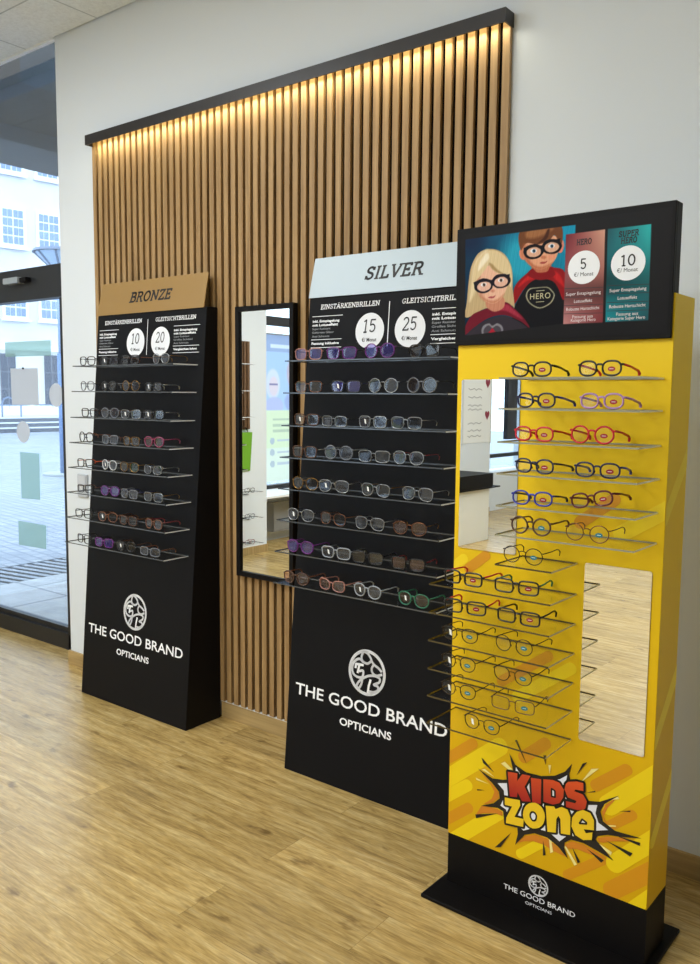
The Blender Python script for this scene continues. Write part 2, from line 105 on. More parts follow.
# ---- flat outlines in a plane: every flat thing is described by (u, h) and mapped by a plane function
def smoothpoly(p, n=4):
    p = np.array(p, float); N = len(p); out = []
    for i in range(N):
        a, b, c, d = p[i-1], p[i], p[(i+1) % N], p[(i+2) % N]
        for k in range(n):
            t = k/n; out.append(.5*((2*b)+(-a+c)*t+(2*a-5*b+4*c-d)*t*t+(-a+3*b-3*c+d)*t**3))
    return np.array(out)
def stroke2(mb, pl, t, plane, closed=False, mi=0):
    pl = [np.array(q, float) for q in pl]; n = len(pl); segs = range(n if closed else n-1)
    for i in segs:
        a, b = pl[i], pl[(i+1) % n]; d = b-a; L = np.hypot(*d)
        if L < 1e-9: continue
        d /= L; e = np.array([-d[1], d[0]])*t/2
        mb.add([plane(*q) for q in (a-e, b-e, b+e, a+e)], [(0, 1, 2, 3)], mi)
    for i in (range(n) if closed else range(1, n-1)):
        mb.ngon([plane(*(pl[i]+t/2*np.array([math.cos(k*math.pi/4), math.sin(k*math.pi/4)]))) for k in range(8)], mi)
def arc(cx, cy, rx, ry, a0, a1, n=10): return [(cx+rx*math.cos(R(a0+(a1-a0)*k/n)), cy+ry*math.sin(R(a0+(a1-a0)*k/n))) for k in range(n+1)]
T = .075
SLAB = {  # width, strokes, serif centres
 'B': (.72, [[(.16, T), (.16, 1-T)], [(.16, 1-T), (.42, 1-T)]+arc(.42, .74, .17, .185, 90, -90)+[(.16, .53)], [(.42, .53)]+arc(.46, .30, .19, .225, 90, -90)+[(.16, T)]], [(.12, 0), (.12, 1)]),
 'R': (.78, [[(.16, T), (.16, 1-T)], [(.16, 1-T), (.42, 1-T)]+arc(.42, .72, .19, .205, 90, -90)+[(.16, .5)], [(.42, .5), (.66, T)]], [(.16, 0), (.12, 1), (.7, 0)]),
 'O': (.82, [arc(.41, .5, .32, .43, 0, 360, 24)], []),
 'N': (.86, [[(.16, T), (.16, 1-T)], [(.16, 1-T), (.7, T)], [(.7, T), (.7, 1-T)]], [(.16, 0), (.1, 1), (.7, 1)]),
 'Z': (.68, [[(.1, .72), (.1, 1-T), (.58, 1-T), (.1, T), (.6, T), (.6, .28)]], []),
 'E': (.68, [[(.16, T), (.16, 1-T)], [(.16, 1-T), (.58, 1-T), (.58, .76)], [(.16, .52), (.46, .52)], [(.46, .4), (.46, .64)], [(.16, T), (.6, T), (.6, .28)]], [(.12, 0), (.12, 1)]),
 'S': (.66, [arc(.33, .73, .22, .2, 20, 270, 12)+arc(.33, .29, .23, .22, 90, -160, 12), [(.55, .7), (.55, .96)], [(.1, .04), (.1, .32)]], []),
 'I': (.36, [[(.18, T), (.18, 1-T)]], [(.18, 0), (.18, 1)]),
 'L': (.64, [[(.16, 1-T), (.16, T), (.58, T), (.58, .3)]], [(.16, 1), (.12, 0)]),
 'V': (.8, [[(.12, 1-T), (.4, T), (.68, 1-T)]], [(.12, 1), (.68, 1)]),
 'H': (.86, [[(.16, T), (.16, 1-T)], [(.7, T), (.7, 1-T)], [(.16, .5), (.7, .5)]], [(.16, 0), (.16, 1), (.7, 0), (.7, 1)]),
 'T': (.7, [[(.35, T), (.35, 1-T)], [(.06, .74), (.06, 1-T), (.64, 1-T), (.64, .74)]], [(.35, 0)]),
 'K': (.8, [[(.16, T), (.16, 1-T)], [(.64, 1-T), (.18, .45)], [(.34, .6), (.68, T)]], [(.16, 0), (.16, 1), (.64, 1), (.68, 0)]),
 'C': (.74, [arc(.4, .5, .3, .43, 50, 310, 18), [(.62, .72), (.62, .96)]], []),
 'G': (.8, [arc(.4, .5, .3, .43, 50, 310, 18)+[(.64, .2), (.64, .42)], [(.46, .42), (.72, .42)], [(.62, .72), (.62, .96)]], []),
 'A': (.8, [[(.1, T), (.4, 1-T), (.7, T)], [(.22, .34), (.58, .34)]], [(.1, 0), (.7, 0)]),
 'U': (.84, [[(.16, 1-T), (.16, .35)]+arc(.42, .33, .26, .26, 180, 360)+[(.68, 1-T)]], [(.16, 1), (.68, 1)]),
 'P': (.72, [[(.16, T), (.16, 1-T)], [(.16, 1-T), (.42, 1-T)]+arc(.42, .7, .2, .225, 90, -90)+[(.16, .475)]], [(.16, 0), (.12, 1)]),
 '0': (.66, [arc(.33, .5, .24, .43, 0, 360, 22)], []),
 '1': (.5, [[(.08, .8), (.27, 1-T), (.27, T)]], [(.27, 0)]),
 '2': (.62, [arc(.3, .7, .22, .23, 165, -40, 10)+[(.08, T), (.56, T), (.56, .2)]], []),
 '5': (.62, [[(.54, 1-T), (.14, 1-T), (.12, .56)]+arc(.3, .34, .23, .26, 130, -150, 12)], []),
}
def slab(mb, txt, u0, u1, h0, h1, plane, t=.15, shear=0, mi=0):
    items = []; x = 0
    for ch in txt:
        if ch == ' ': x += .4; continue
        base = 'A' if ch == 'Ä' else ch
        w, st, sf = SLAB[base]; items.append((x, ch, st, sf)); x += w+.06
    sx = (u1-u0)/(x+shear); H = h1-h0
    def pl(a, b): return plane(u0+(a+shear*b)*sx, h0+b*H)
    for x0, ch, st, sf in items:
        for s in st: stroke2(mb, [(x0+a, b) for a, b in s], t, pl, mi=mi)
        for a, b in sf: stroke2(mb, [(x0+a-.15, T*.75+b*(1-T*1.5)), (x0+a+.15, T*.75+b*(1-T*1.5))], T*1.5, pl, mi=mi)
        if ch == 'Ä':
            for dx in (.28, .52): stroke2(mb, [(x0+dx-.06, 1.14), (x0+dx+.06, 1.14)], .12, pl, mi=mi)
def sans(mb, txt, u0, u1, h0, h1, plane, bold=0, shear=0, mi=0, spacing=1.0):
    """built-in vector font, fitted to the box u0..u1 (width) and h0..h1 (cap height)"""
    cu = bpy.data.curves.new('t', 'FONT'); cu.body = txt; cu.offset = bold; cu.resolution_u = 3; cu.shear = shear; cu.space_character = spacing
    o = bpy.data.objects.new('t', cu); COL.objects.link(o); bpy.context.view_layer.update()
    me = o.evaluated_get(bpy.context.evaluated_depsgraph_get()).to_mesh()
    v = [(p.co.x, p.co.y) for p in me.vertices]; f = [tuple(p.vertices) for p in me.polygons]
    o.evaluated_get(bpy.context.evaluated_depsgraph_get()).to_mesh_clear()
    bpy.data.objects.remove(o); bpy.data.curves.remove(cu)
    if not v: return
    xs = [a for a, b in v]; cap = .70
    x0, x1 = min(xs), max(xs); k = (u1-u0)/(x1-x0)
    mb.add([plane(u0+(a-x0)*k, h0+b/cap*(h1-h0)) for a, b in v], f, mi)
def words(name, items, plane, mat, parent, off):
    for txt, u0, u1, h0, h1, bold in items:
        mb = MB(); sans(mb, txt, u0, u1, h0, h1, plane, bold=bold)
        order = sorted(range(len(mb.f)), key=lambda i: min(mb.v[j][0] for j in mb.f[i])); gap = (h1-h0)*.33; groups = []; right = -1e9
        for i in order:
            xs = [mb.v[j][0] for j in mb.f[i]]
            if min(xs) > right+gap and ' ' in txt: groups.append([])
            if not groups: groups.append([])
            groups[-1].append(i); right = max(right, max(xs))
        for g in groups:
            m2 = MB()
            ids = sorted({j for i in g for j in mb.f[i]}); mp = {j: k for k, j in enumerate(ids)}
            m2.add([mb.v[j] for j in ids], [tuple(mp[j] for j in mb.f[i]) for i in g]); m2.build(name, mat, parent, off)
def disc(mb, cu, ch, r, plane, mi=0, n=40, rh=None): mb.ngon([plane(cu+r*math.cos(2*math.pi*k/n), ch+(rh or r)*math.sin(2*math.pi*k/n)) for k in range(n)], mi)
def logo(mb, cu, ch, r, plane, t):
    stroke2(mb, [(cu+r*math.cos(2*math.pi*k/40), ch+r*math.sin(2*math.pi*k/40)) for k in range(40)], t*1.25, plane, closed=True)
    for s in DATA['logo']:
        p = np.array(s)
        if len(p) > 3:
            q = np.vstack([2*p[0]-p[1], p, 2*p[-1]-p[-2]]); out = []
            for i in range(1, len(q)-2):
                a, b, c, d = q[i-1], q[i], q[i+1], q[i+2]
                for k in range(4):
                    x = k/4; out.append(.5*((2*b)+(-a+c)*x+(2*a-5*b+4*c-d)*x*x+(-a+3*b-3*c+d)*x**3))
            out.append(p[-1]); p = np.array(out)
        stroke2(mb, [(cu+a*r, ch+b*r) for a, b in p], t, plane)

# ------------------------------------------------------------------ camera
cp = DATA['cam']
cd = bpy.data.cameras.new('camera'); cam = bpy.data.objects.new('camera', cd); COL.objects.link(cam)
a, b, r = cp['yaw'], cp['pitch'], cp['roll']
fwd = Vector((-math.sin(a)*math.cos(b), math.cos(a)*math.cos(b), -math.sin(b))); rt = Vector((math.cos(a), math.sin(a), 0)); up = rt.cross(fwd)
RR = rt*math.cos(r)+up*math.sin(r); UU = -rt*math.sin(r)+up*math.cos(r)
M = Matrix((RR, UU, -fwd)).transposed().to_4x4(); M.translation = Vector((0, -cp['D'], 1.5)); cam.matrix_world = M
cd.sensor_fit = 'VERTICAL'; cd.sensor_height = 36; cd.lens = cp['f']/964*36; cd.clip_start = .05; cd.clip_end = 300
S.camera = cam

# ------------------------------------------------------------------ surfaces
def wood_floor():
    m, t, o = nt('oak_plank_floor'); N = t.nodes.new; L = t.links.new
    b = N('ShaderNodeBsdfPrincipled'); g = N('ShaderNodeNewGeometry')
    br = N('ShaderNodeTexBrick'); br.offset = .37; br.inputs['Scale'].default_value = 1; br.inputs['Brick Width'].default_value = 1.3; br.inputs['Row Height'].default_value = .19
    br.inputs['Mortar Size'].default_value = .0012; br.inputs['Mortar Smooth'].default_value = .3; br.inputs['Bias'].default_value = 0
    br.inputs['Color1'].default_value = (0, 0, 0, 1); br.inputs['Color2'].default_value = (1, 1, 1, 1); br.inputs['Mortar'].default_value = (.5, .5, .5, 1)
    L(g.outputs['Position'], br.inputs['Vector'])
    # each plank shifts its own grain
    mp = N('ShaderNodeMapping'); mp.inputs['Scale'].default_value = (1.7, 15, 1); cm = N('ShaderNodeCombineXYZ')
    mu = N('ShaderNodeMath'); mu.operation = 'MULTIPLY'; mu.inputs[1].default_value = 7.3; L(br.outputs['Color'], mu.inputs[0]); L(mu.outputs[0], cm.inputs[0]); L(mu.outputs[0], cm.inputs[2])
    va = N('ShaderNodeVectorMath'); va.operation = 'ADD'; L(g.outputs['Position'], va.inputs[0]); L(cm.outputs[0], va.inputs[1]); L(va.outputs[0], mp.inputs['Vector'])
    n1 = N('ShaderNodeTexNoise'); n1.inputs['Scale'].default_value = 2.2; n1.inputs['Detail'].default_value = 8; n1.inputs['Roughness'].default_value = .62; n1.inputs['Distortion'].default_value = .6; L(mp.outputs[0], n1.inputs['Vector'])
    n2 = N('ShaderNodeTexNoise'); n2.inputs['Scale'].default_value = 13; n2.inputs['Detail'].default_value = 6; L(mp.outputs[0], n2.inputs['Vector'])
    mp3 = N('ShaderNodeMapping'); mp3.inputs['Scale'].default_value = (3.2, 7, 1); L(va.outputs[0], mp3.inputs['Vector'])
    n3 = N('ShaderNodeTexNoise'); n3.inputs['Scale'].default_value = 2.1; n3.inputs['Detail'].default_value = 3; L(mp3.outputs[0], n3.inputs['Vector'])
    cr = N('ShaderNodeValToRGB'); e = cr.color_ramp
    e.elements[0].position = .30; e.elements[0].color = (*lin((146, 119, 72)), 1); e.elements[1].position = .72; e.elements[1].color = (*lin((210, 184, 128)), 1)
    x = e.elements.new(.48); x.color = (*lin((182, 152, 92)), 1); L(n1.outputs['Fac'], cr.inputs[0])
    cr3 = N('ShaderNodeValToRGB'); cr3.color_ramp.elements[0].position = .27; cr3.color_ramp.elements[0].color = (.32, .26, .2, 1); cr3.color_ramp.elements[1].position = .36; cr3.color_ramp.elements[1].color = (1, 1, 1, 1); L(n3.outputs['Fac'], cr3.inputs[0])
    mx = N('ShaderNodeMix'); mx.data_type = 'RGBA'; mx.blend_type = 'MULTIPLY'; mx.inputs['Factor'].default_value = .75; L(cr.outputs[0], mx.inputs['A']); L(cr3.outputs[0], mx.inputs['B'])
    mr = N('ShaderNodeMapRange'); mr.inputs['To Min'].default_value = .84; mr.inputs['To Max'].default_value = 1.1; L(br.outputs['Color'], mr.inputs['Value'])
    m2 = N('ShaderNodeMix'); m2.data_type = 'RGBA'; m2.blend_type = 'MULTIPLY'; m2.inputs['Factor'].default_value = 1; L(mx.outputs['Result'], m2.inputs['A']); L(mr.outputs[0], m2.inputs['B'])
    mr2 = N('ShaderNodeMapRange'); mr2.inputs['From Min'].default_value = .35; mr2.inputs['From Max'].default_value = .65; mr2.inputs['To Min'].default_value = .80; mr2.inputs['To Max'].default_value = 1.12; L(n2.outputs['Fac'], mr2.inputs['Value'])
    m3 = N('ShaderNodeMix'); m3.data_type = 'RGBA'; m3.blend_type = 'MULTIPLY'; m3.inputs['Factor'].default_value = 1; L(m2.outputs['Result'], m3.inputs['A']); L(mr2.outputs[0], m3.inputs['B'])
    ms = N('ShaderNodeMapRange'); ms.inputs['To Min'].default_value = 1; ms.inputs['To Max'].default_value = .72; L(br.outputs['Fac'], ms.inputs['Value'])
    m4 = N('ShaderNodeMix'); m4.data_type = 'RGBA'; m4.blend_type = 'MULTIPLY'; m4.inputs['Factor'].default_value = 1; L(m3.outputs['Result'], m4.inputs['A']); L(ms.outputs[0], m4.inputs['B'])
    L(m4.outputs['Result'], b.inputs['Base Color']); b.inputs['Roughness'].default_value = .27; b.inputs['Specular IOR Level'].default_value = .6
    bp = N('ShaderNodeBump'); bp.inputs['Strength'].default_value = .12; bp.inputs['Distance'].default_value = .004; L(n2.outputs['Fac'], bp.inputs['Height']); L(bp.outputs[0], b.inputs['Normal'])
    L(b.outputs[0], o.inputs[0]); return m
def plaster(name, rgb):
    m, t, o = nt(name); N = t.nodes.new; L = t.links.new; b = N('ShaderNodeBsdfPrincipled'); g = N('ShaderNodeNewGeometry')
    n = N('ShaderNodeTexNoise'); n.inputs['Scale'].default_value = 140; n.inputs['Detail'].default_value = 3; L(g.outputs['Position'], n.inputs['Vector'])
    bp = N('ShaderNodeBump'); bp.inputs['Strength'].default_value = .08; bp.inputs['Distance'].default_value = .002; L(n.outputs['Fac'], bp.inputs['Height']); L(bp.outputs[0], b.inputs['Normal'])
    b.inputs['Base Color'].default_value = (*lin(rgb), 1); b.inputs['Roughness'].default_value = .75; b.inputs['Specular IOR Level'].default_value = .25; L(b.outputs[0], o.inputs[0]); return m
def ceiling_mat():
    m, t, o = nt('mineral_fibre_tiles'); N = t.nodes.new; L = t.links.new; b = N('ShaderNodeBsdfPrincipled'); g = N('ShaderNodeNewGeometry')
    mp = N('ShaderNodeMapping'); mp.inputs['Location'].default_value = (.5, .32, 0); L(g.outputs['Position'], mp.inputs['Vector'])
    br = N('ShaderNodeTexBrick'); br.offset = 0; br.inputs['Scale'].default_value = 1; br.inputs['Brick Width'].default_value = .625; br.inputs['Row Height'].default_value = .625; br.inputs['Mortar Size'].default_value = .005; br.inputs['Mortar Smooth'].default_value = .2
    br.inputs['Color1'].default_value = br.inputs['Color2'].default_value = (*lin((236, 242, 246)), 1); br.inputs['Mortar'].default_value = (*lin((190, 198, 204)), 1); L(mp.outputs[0], br.inputs['Vector'])
    n = N('ShaderNodeTexNoise'); n.inputs['Scale'].default_value = 55; n.inputs['Detail'].default_value = 5; n.inputs['Roughness'].default_value = .7; L(g.outputs['Position'], n.inputs['Vector'])
    mr = N('ShaderNodeMapRange'); mr.inputs['From Min'].default_value = .3; mr.inputs['From Max'].default_value = .6; mr.inputs['To Min'].default_value = .86; mr.inputs['To Max'].default_value = 1; L(n.outputs['Fac'], mr.inputs['Value'])
    mx = N('ShaderNodeMix'); mx.data_type = 'RGBA'; mx.blend_type = 'MULTIPLY'; mx.inputs['Factor'].default_value = 1; L(br.outputs['Color'], mx.inputs['A']); L(mr.outputs[0], mx.inputs['B'])
    L(mx.outputs['Result'], b.inputs['Base Color']); b.inputs['Roughness'].default_value = .9
    bp = N('ShaderNodeBump'); bp.inputs['Strength'].default_value = .4; bp.inputs['Distance'].default_value = .004; L(n.outputs['Fac'], bp.inputs['Height']); L(bp.outputs[0], b.inputs['Normal'])
    L(b.outputs[0], o.inputs[0]); return m
def oak(name, c0, c1, axis='z'):
    m, t, o = nt(name); N = t.nodes.new; L = t.links.new; b = N('ShaderNodeBsdfPrincipled'); g = N('ShaderNodeNewGeometry')
    mp = N('ShaderNodeMapping'); mp.inputs['Scale'].default_value = (45, 45, 2.2) if axis == 'z' else (2.2, 45, 45); L(g.outputs['Position'], mp.inputs['Vector'])
    n = N('ShaderNodeTexNoise'); n.inputs['Scale'].default_value = 1; n.inputs['Detail'].default_value = 6; n.inputs['Distortion'].default_value = .4; L(mp.outputs[0], n.inputs['Vector'])
    cr = N('ShaderNodeValToRGB'); cr.color_ramp.elements[0].position = .3; cr.color_ramp.elements[0].color = (*lin(c0), 1); cr.color_ramp.elements[1].position = .7; cr.color_ramp.elements[1].color = (*lin(c1), 1); L(n.outputs['Fac'], cr.inputs[0])
    L(cr.outputs[0], b.inputs['Base Color']); b.inputs['Roughness'].default_value = .5; b.inputs['Specular IOR Level'].default_value = .35; L(b.outputs[0], o.inputs[0]); return m
def paving(name, c1, c2, mortar, w, h, ms=.01, scale=6, rz=0):
    m, t, o = nt(name); N = t.nodes.new; L = t.links.new; b = N('ShaderNodeBsdfPrincipled'); g = N('ShaderNodeNewGeometry')
    mp = N('ShaderNodeMapping'); mp.inputs['Rotation'].default_value = (0, 0, rz); L(g.outputs['Position'], mp.inputs['Vector'])
    br = N('ShaderNodeTexBrick'); br.inputs['Scale'].default_value = 1; br.inputs['Brick Width'].default_value = w; br.inputs['Row Height'].default_value = h; br.inputs['Mortar Size'].default_value = ms; L(mp.outputs[0], br.inputs['Vector'])
    br.inputs['Color1'].default_value = (*lin(c1), 1); br.inputs['Color2'].default_value = (*lin(c2), 1); br.inputs['Mortar'].default_value = (*lin(mortar), 1)
    n = N('ShaderNodeTexNoise'); n.inputs['Scale'].default_value = scale; n.inputs['Detail'].default_value = 5; L(g.outputs['Position'], n.inputs['Vector'])
    mr = N('ShaderNodeMapRange'); mr.inputs['To Min'].default_value = .7; mr.inputs['To Max'].default_value = 1.25; L(n.outputs['Fac'], mr.inputs['Value'])
    mx = N('ShaderNodeMix'); mx.data_type = 'RGBA'; mx.blend_type = 'MULTIPLY'; mx.inputs['Factor'].default_value = 1; L(br.outputs['Color'], mx.inputs['A']); L(mr.outputs[0], mx.inputs['B'])
    L(mx.outputs['Result'], b.inputs['Base Color']); b.inputs['Roughness'].default_value = .6; L(b.outputs[0], o.inputs[0]); return m
WHITE = plaster('white_wall_paint', (222, 228, 233))
FLOOR = wood_floor()
OAKSLAT = oak('oak_slats', (142, 110, 70), (180, 146, 99))
BASEB = oak('oak_baseboard', (150, 124, 78), (190, 162, 110), 'x')
BLACK = pbr('black_powder_coat', (14, 12, 12), .5, spec=.14)
FELT = pbr('black_felt', (14, 11, 10), .95, spec=.05, noise=.3, scale=400)
ANTHR = pbr('anthracite_frame', (28, 28, 30), .45)
GLASS = clear('window_glass', (236, 244, 250), .03, .0, fres=.5)
HC = 3.318

# ------------------------------------------------------------------ room shell
def sbox(name, x0, x1, y0, y1, z0, z1, mat): return struct(MB().box(x0, x1, y0, y1, z0, z1).build(name, mat))
sbox('floor', -6.1, 3.0, -9.3, .2, -.12, 0, FLOOR)
sbox('ceiling', -6.0, 3.0, -9.3, -.012, HC, HC+.12, ceiling_mat())
sbox('trim_2', -5.5, -4.0, -.0119, .01, HC-.012, HC+.12, pbr('white_trim', (236, 238, 240), .5))
sbox('ceiling_cap', -5.6, -3.9, -.012, .21, 3.6, 3.65, pbr('white_trim', (236, 238, 240), .5))
sbox('wall_north', -4.001, 3.0, 0, .12, 0, 3.6, WHITE)
sbox('wall_east', 3.0, 3.15, -9.3, .14, 0, HC, WHITE)
sbox('wall_south', -6.0, 3.15, -9.45, -9.3, 0, HC, WHITE)
w = MB().box(-5.92, -5.5, -3.23, .12, 0, HC).box(-5.92, -5.5, -7.8, -7.0, 0, HC).box(-5.92, -5.5, -9.3, -9.15, 0, HC)
w.box(-5.92, -5.5, -7.0, -3.23, 2.62, HC).box(-5.92, -5.5, -9.15, -7.8, 2.62, HC)
w.box(-6.1, -5.9, -7.0, -3.23, 0, .5).box(-6.1, -5.56, -9.15, -7.8, 0, .5)
struct(w.build('wall_west', WHITE))
bb = MB().box(-4.0, -3.563, -.013, -.0005, 0, .075).box(-2.785, -2.19, -.013, -.0005, 0, .075).box(-1.41, 3, -.013, -.0005, 0, .075)
bb.box(-4.013, -4.0, -.013, .03, 0, .075)
struct(bb.build('baseboard_north', BASEB))
struct(MB().box(-5.5, -5.487, -3.24, .1, 0, .07).box(-5.5, -5.487, -7.8, -7.0, 0, .07).build('baseboard_west', oak('oak_baseboard_west', (150, 124, 78), (190, 162, 110), 'z')))

# shop-front glazing beside the slat wall: floor-to-ceiling frame with a deep transom
def window(name, rects, panes, frame_mat):
    f = MB()
    for q in rects: f.box(*q)
    root = struct(f.build(name, frame_mat))
    for q in panes: MB().box(*q).build('window_pane', GLASS, root)
    return root
wy = .15
window('window_1', [(-5.5, -4.1, wy-.02, wy+.05, 0, .095), (-5.5, -4.1, wy-.02, wy+.05, 2.034, 2.216), (-4.222, -4.1, wy-.02, wy+.05, .0, 2.03), (-4.205, -4.1, wy-.005, wy+.05, 2.21, 3.6), (-5.5, -5.46, wy-.02, wy+.05, 0, 3.6), (-5.5, -4.1, wy-.02, wy+.05, 3.57, 3.6), (-5.46, -4.1, wy+.0, wy+.03, .095, .125)],
       [(-5.46, -4.222, wy+.015, wy+.019, .125, 2.034), (-5.46, -4.205, wy+.015, wy+.019, 2.216, 3.57)], ANTHR)
window('window_2', [(-6.02, -5.95, -7.0, -3.23, .5, .56), (-6.02, -5.95, -7.0, -3.23, 2.2, 2.29), (-6.02, -5.95, -3.29, -3.23, .5, 2.62), (-6.02, -5.95, -5.1, -5.03, .5, 2.62), (-6.02, -5.95, -7.0, -6.94, .5, 2.62), (-6.02, -5.95, -7.0, -3.23, 2.57, 2.62)],
       [(-5.987, -5.983, -5.03, -3.29, .56, 2.2), (-5.987, -5.983, -6.94, -5.1, .56, 2.2), (-5.987, -5.983, -6.94, -3.29, 2.29, 2.57)], ANTHR)
window('window_3', [(-5.8, -5.73, -9.15, -7.8, .67, .72), (-5.8, -5.73, -9.15, -7.8, 2.56, 2.62), (-5.56, -5.50, -8.47, -8.23, .93, 2.62), (-5.8, -5.73, -9.15, -9.1, .5, 2.62), (-5.8, -5.73, -7.85, -7.8, .5, 2.62)],
       [(-5.767, -5.763, -9.1, -7.85, .72, 2.56), (-5.767, -5.763, -9.1, -7.85, .52, .67)], ANTHR)
struct(MB().box(-5.95, -5.5, -7.0, -3.23, .5, .52).build('trim_1', pbr('white_sill', (235, 236, 236), .4)))
tag(MB().box(-5.88, -5.78, -6.2, -3.62, .1, .40).box(-5.775, -5.77, -6.2, -3.62, .12, .38).build('radiator', pbr('grey_radiator', (150, 152, 154), .5), bevel=.01), 'grey panel radiator under the window with the hanging banner', 'radiator')

# decals and papers on the glass
def film(name, rgb, tr, tl):
    m, t, o = nt(name); c = (*lin(rgb), 1); d = t.nodes.new('ShaderNodeBsdfDiffuse'); d.inputs[0].default_value = c
    l = t.nodes.new('ShaderNodeBsdfTranslucent'); l.inputs[0].default_value = c; p = t.nodes.new('ShaderNodeBsdfTransparent'); p.inputs[0].default_value = c
    a = t.nodes.new('ShaderNodeMixShader'); a.inputs[0].default_value = tl; t.links.new(d.outputs[0], a.inputs[1]); t.links.new(l.outputs[0], a.inputs[2])
    b = t.nodes.new('ShaderNodeMixShader'); b.inputs[0].default_value = tr; t.links.new(a.outputs[0], b.inputs[1]); t.links.new(p.outputs[0], b.inputs[2]); t.links.new(b.outputs[0], o.inputs[0]); return m
FROST = film('frosted_green_film', (190, 218, 208), .45, .5); PAPER = film('white_paper', (228, 230, 234), .0, .45)
def pane_sheet(name, corners, mat, label, cat, ell=False, group=None):
    mb = MB(); y = wy+.0135
    if ell:
        us = [c[0] for c in corners]; zs = [c[1] for c in corners]
        cu, cz, ru, rz_ = (min(us)+max(us))/2, (min(zs)+max(zs))/2, (max(us)-min(us))/2, (max(zs)-min(zs))/2
        mb.ngon([(cu+ru*math.cos(k*math.pi/16), y, cz+rz_*math.sin(k*math.pi/16)) for k in range(32)])
    else: mb.ngon([(u, y, z) for u, z in corners])
    return tag(mb.build(name, mat), label, cat)
st = DATA['stickers']
pane_sheet('window_sticker', st['s1'], FROST, 'wide pale green sticker high on the glass, just under the transom', 'sticker')
o = pane_sheet('paper_notice', st['s2'], PAPER, 'blank grey-white paper notice hung on the shop window', 'poster')
MB().tube([(-4.66, wy+.012, 1.642), (-4.66, wy+.004, 1.642)], .006).build('suction_hook', BLACK, o)
pane_sheet('window_sticker', st['e1'], PAPER, 'white oval sticker at the right edge of the shop window', 'sticker', True)
pane_sheet('window_sticker', st['e2'], PAPER, 'white oval sticker below the paper notice on the window', 'sticker', True)
pane_sheet('window_sticker', st['s3'], FROST, 'tall pale green sticker in the middle of the window', 'sticker')
pane_sheet('window_sticker', st['s4'], FROST, 'low pale green square sticker near the bottom of the window', 'sticker')
dc = tag(MB().box(-4.72, -4.565, wy-.07, wy-.022, 2.13, 2.165).build('door_closer', pbr('brushed_silver', (190, 196, 200), .35, .6), bevel=.004), 'silver door closer on the dark transom above the shop window', 'door closer')
MB().box(-4.565, -4.5, wy-.055, wy-.022, 2.135, 2.16).build('end_cap', BLACK, dc)  # dark end cap of the closer
sw = tag(MB().box(-3.885, -3.80, -.012, -.0006, .945, 1.068).build('wall_switch', pbr('grey_plastic', (176, 180, 186), .4), bevel=.003), 'small grey wall switch behind the bronze stand shelves', 'switch')
MB().box(-3.873, -3.812, -.015, -.0122, 1.0, 1.06).build('rocker', pbr('grey_plastic2', (196, 199, 204), .4), sw)

# ------------------------------------------------------------------ slat wall panel, light rail
XL, XR, ZT = -3.676, -1.375, 2.752
sp = empty('slat_wall_panel', ((XL+XR)/2, -.01, .08)); tag(sp, 'oak slat wall panel with black felt backing behind the display stands', 'wall panel')
o_ = (-(XL+XR)/2, .01, -.08)
MB().box(XL+.004, XR-.004, -.004, -.001, .08, ZT).build('felt_backing', FELT, sp, o_)
mb = MB(); n = 52; pitch = (XR-XL-.0268)/(n-1)
for i in range(n):
    x = XL+i*pitch
    mb.box(x, x+.0268, -.020, -.0041, .082, ZT)
mb.build('oak_slats', OAKSLAT, sp, o_)
mb = MB().box(XL, XR, -.016, -.004, .0765, .0815); mb.build('end_strip', pbr('white_clips', (225, 225, 222), .5), sp, o_)
rail = empty('light_rail', (-2.57, -.03, 2.716)); tag(rail, 'long black light rail with warm strip above the oak slats', 'light')
ro = (2.57, .03, -2.716)
MB().box(-1.377, -1.372, -.0569, -.001, 2.716, 2.7569).box(-3.674, -1.372, -.062, -.057, 2.716, 2.762).box(-3.674, -1.372, -.0569, -.001, 2.757, 2.762).box(-3.674, -3.669, -.0569, -.001, 2.716, 2.7569).build('housing', pbr('rail_black', (34, 30, 30), .4), rail, ro)
MB().box(-3.65, -1.385, -.0568, -.054, 2.730, 2.750).build('led_strip', pbr('warm_led', (255, 224, 150), .5, emit=(255, 236, 180), es=10), rail, ro)

# ------------------------------------------------------------------ wall mirror
wm = empty('wall_mirror', (-2.476, -.03, .70)); tag(wm, 'tall narrow wall mirror in a black frame between two black stands', 'mirror')
mo = (2.476, .03, -.70)
x0, x1, z0, z1, y0, y1, t = -2.643, -2.308, .698, 1.872, -.05, -.0205, .021
MB().box(x0, x0+t, y0, y1, z0, z1).box(x1-t, x1, y0, y1, z0, z1).box(x0+t, x1-t, y0, y1, z0, z0+t).box(x0+t, x1-t, y0, y1, z1-t, z1).build('frame', BLACK, wm, mo)
MB().box(x0+t, x1-t, -.040, -.036, z0+t, z1-t).build('mirror_glass', mirror_mat(), wm, mo)

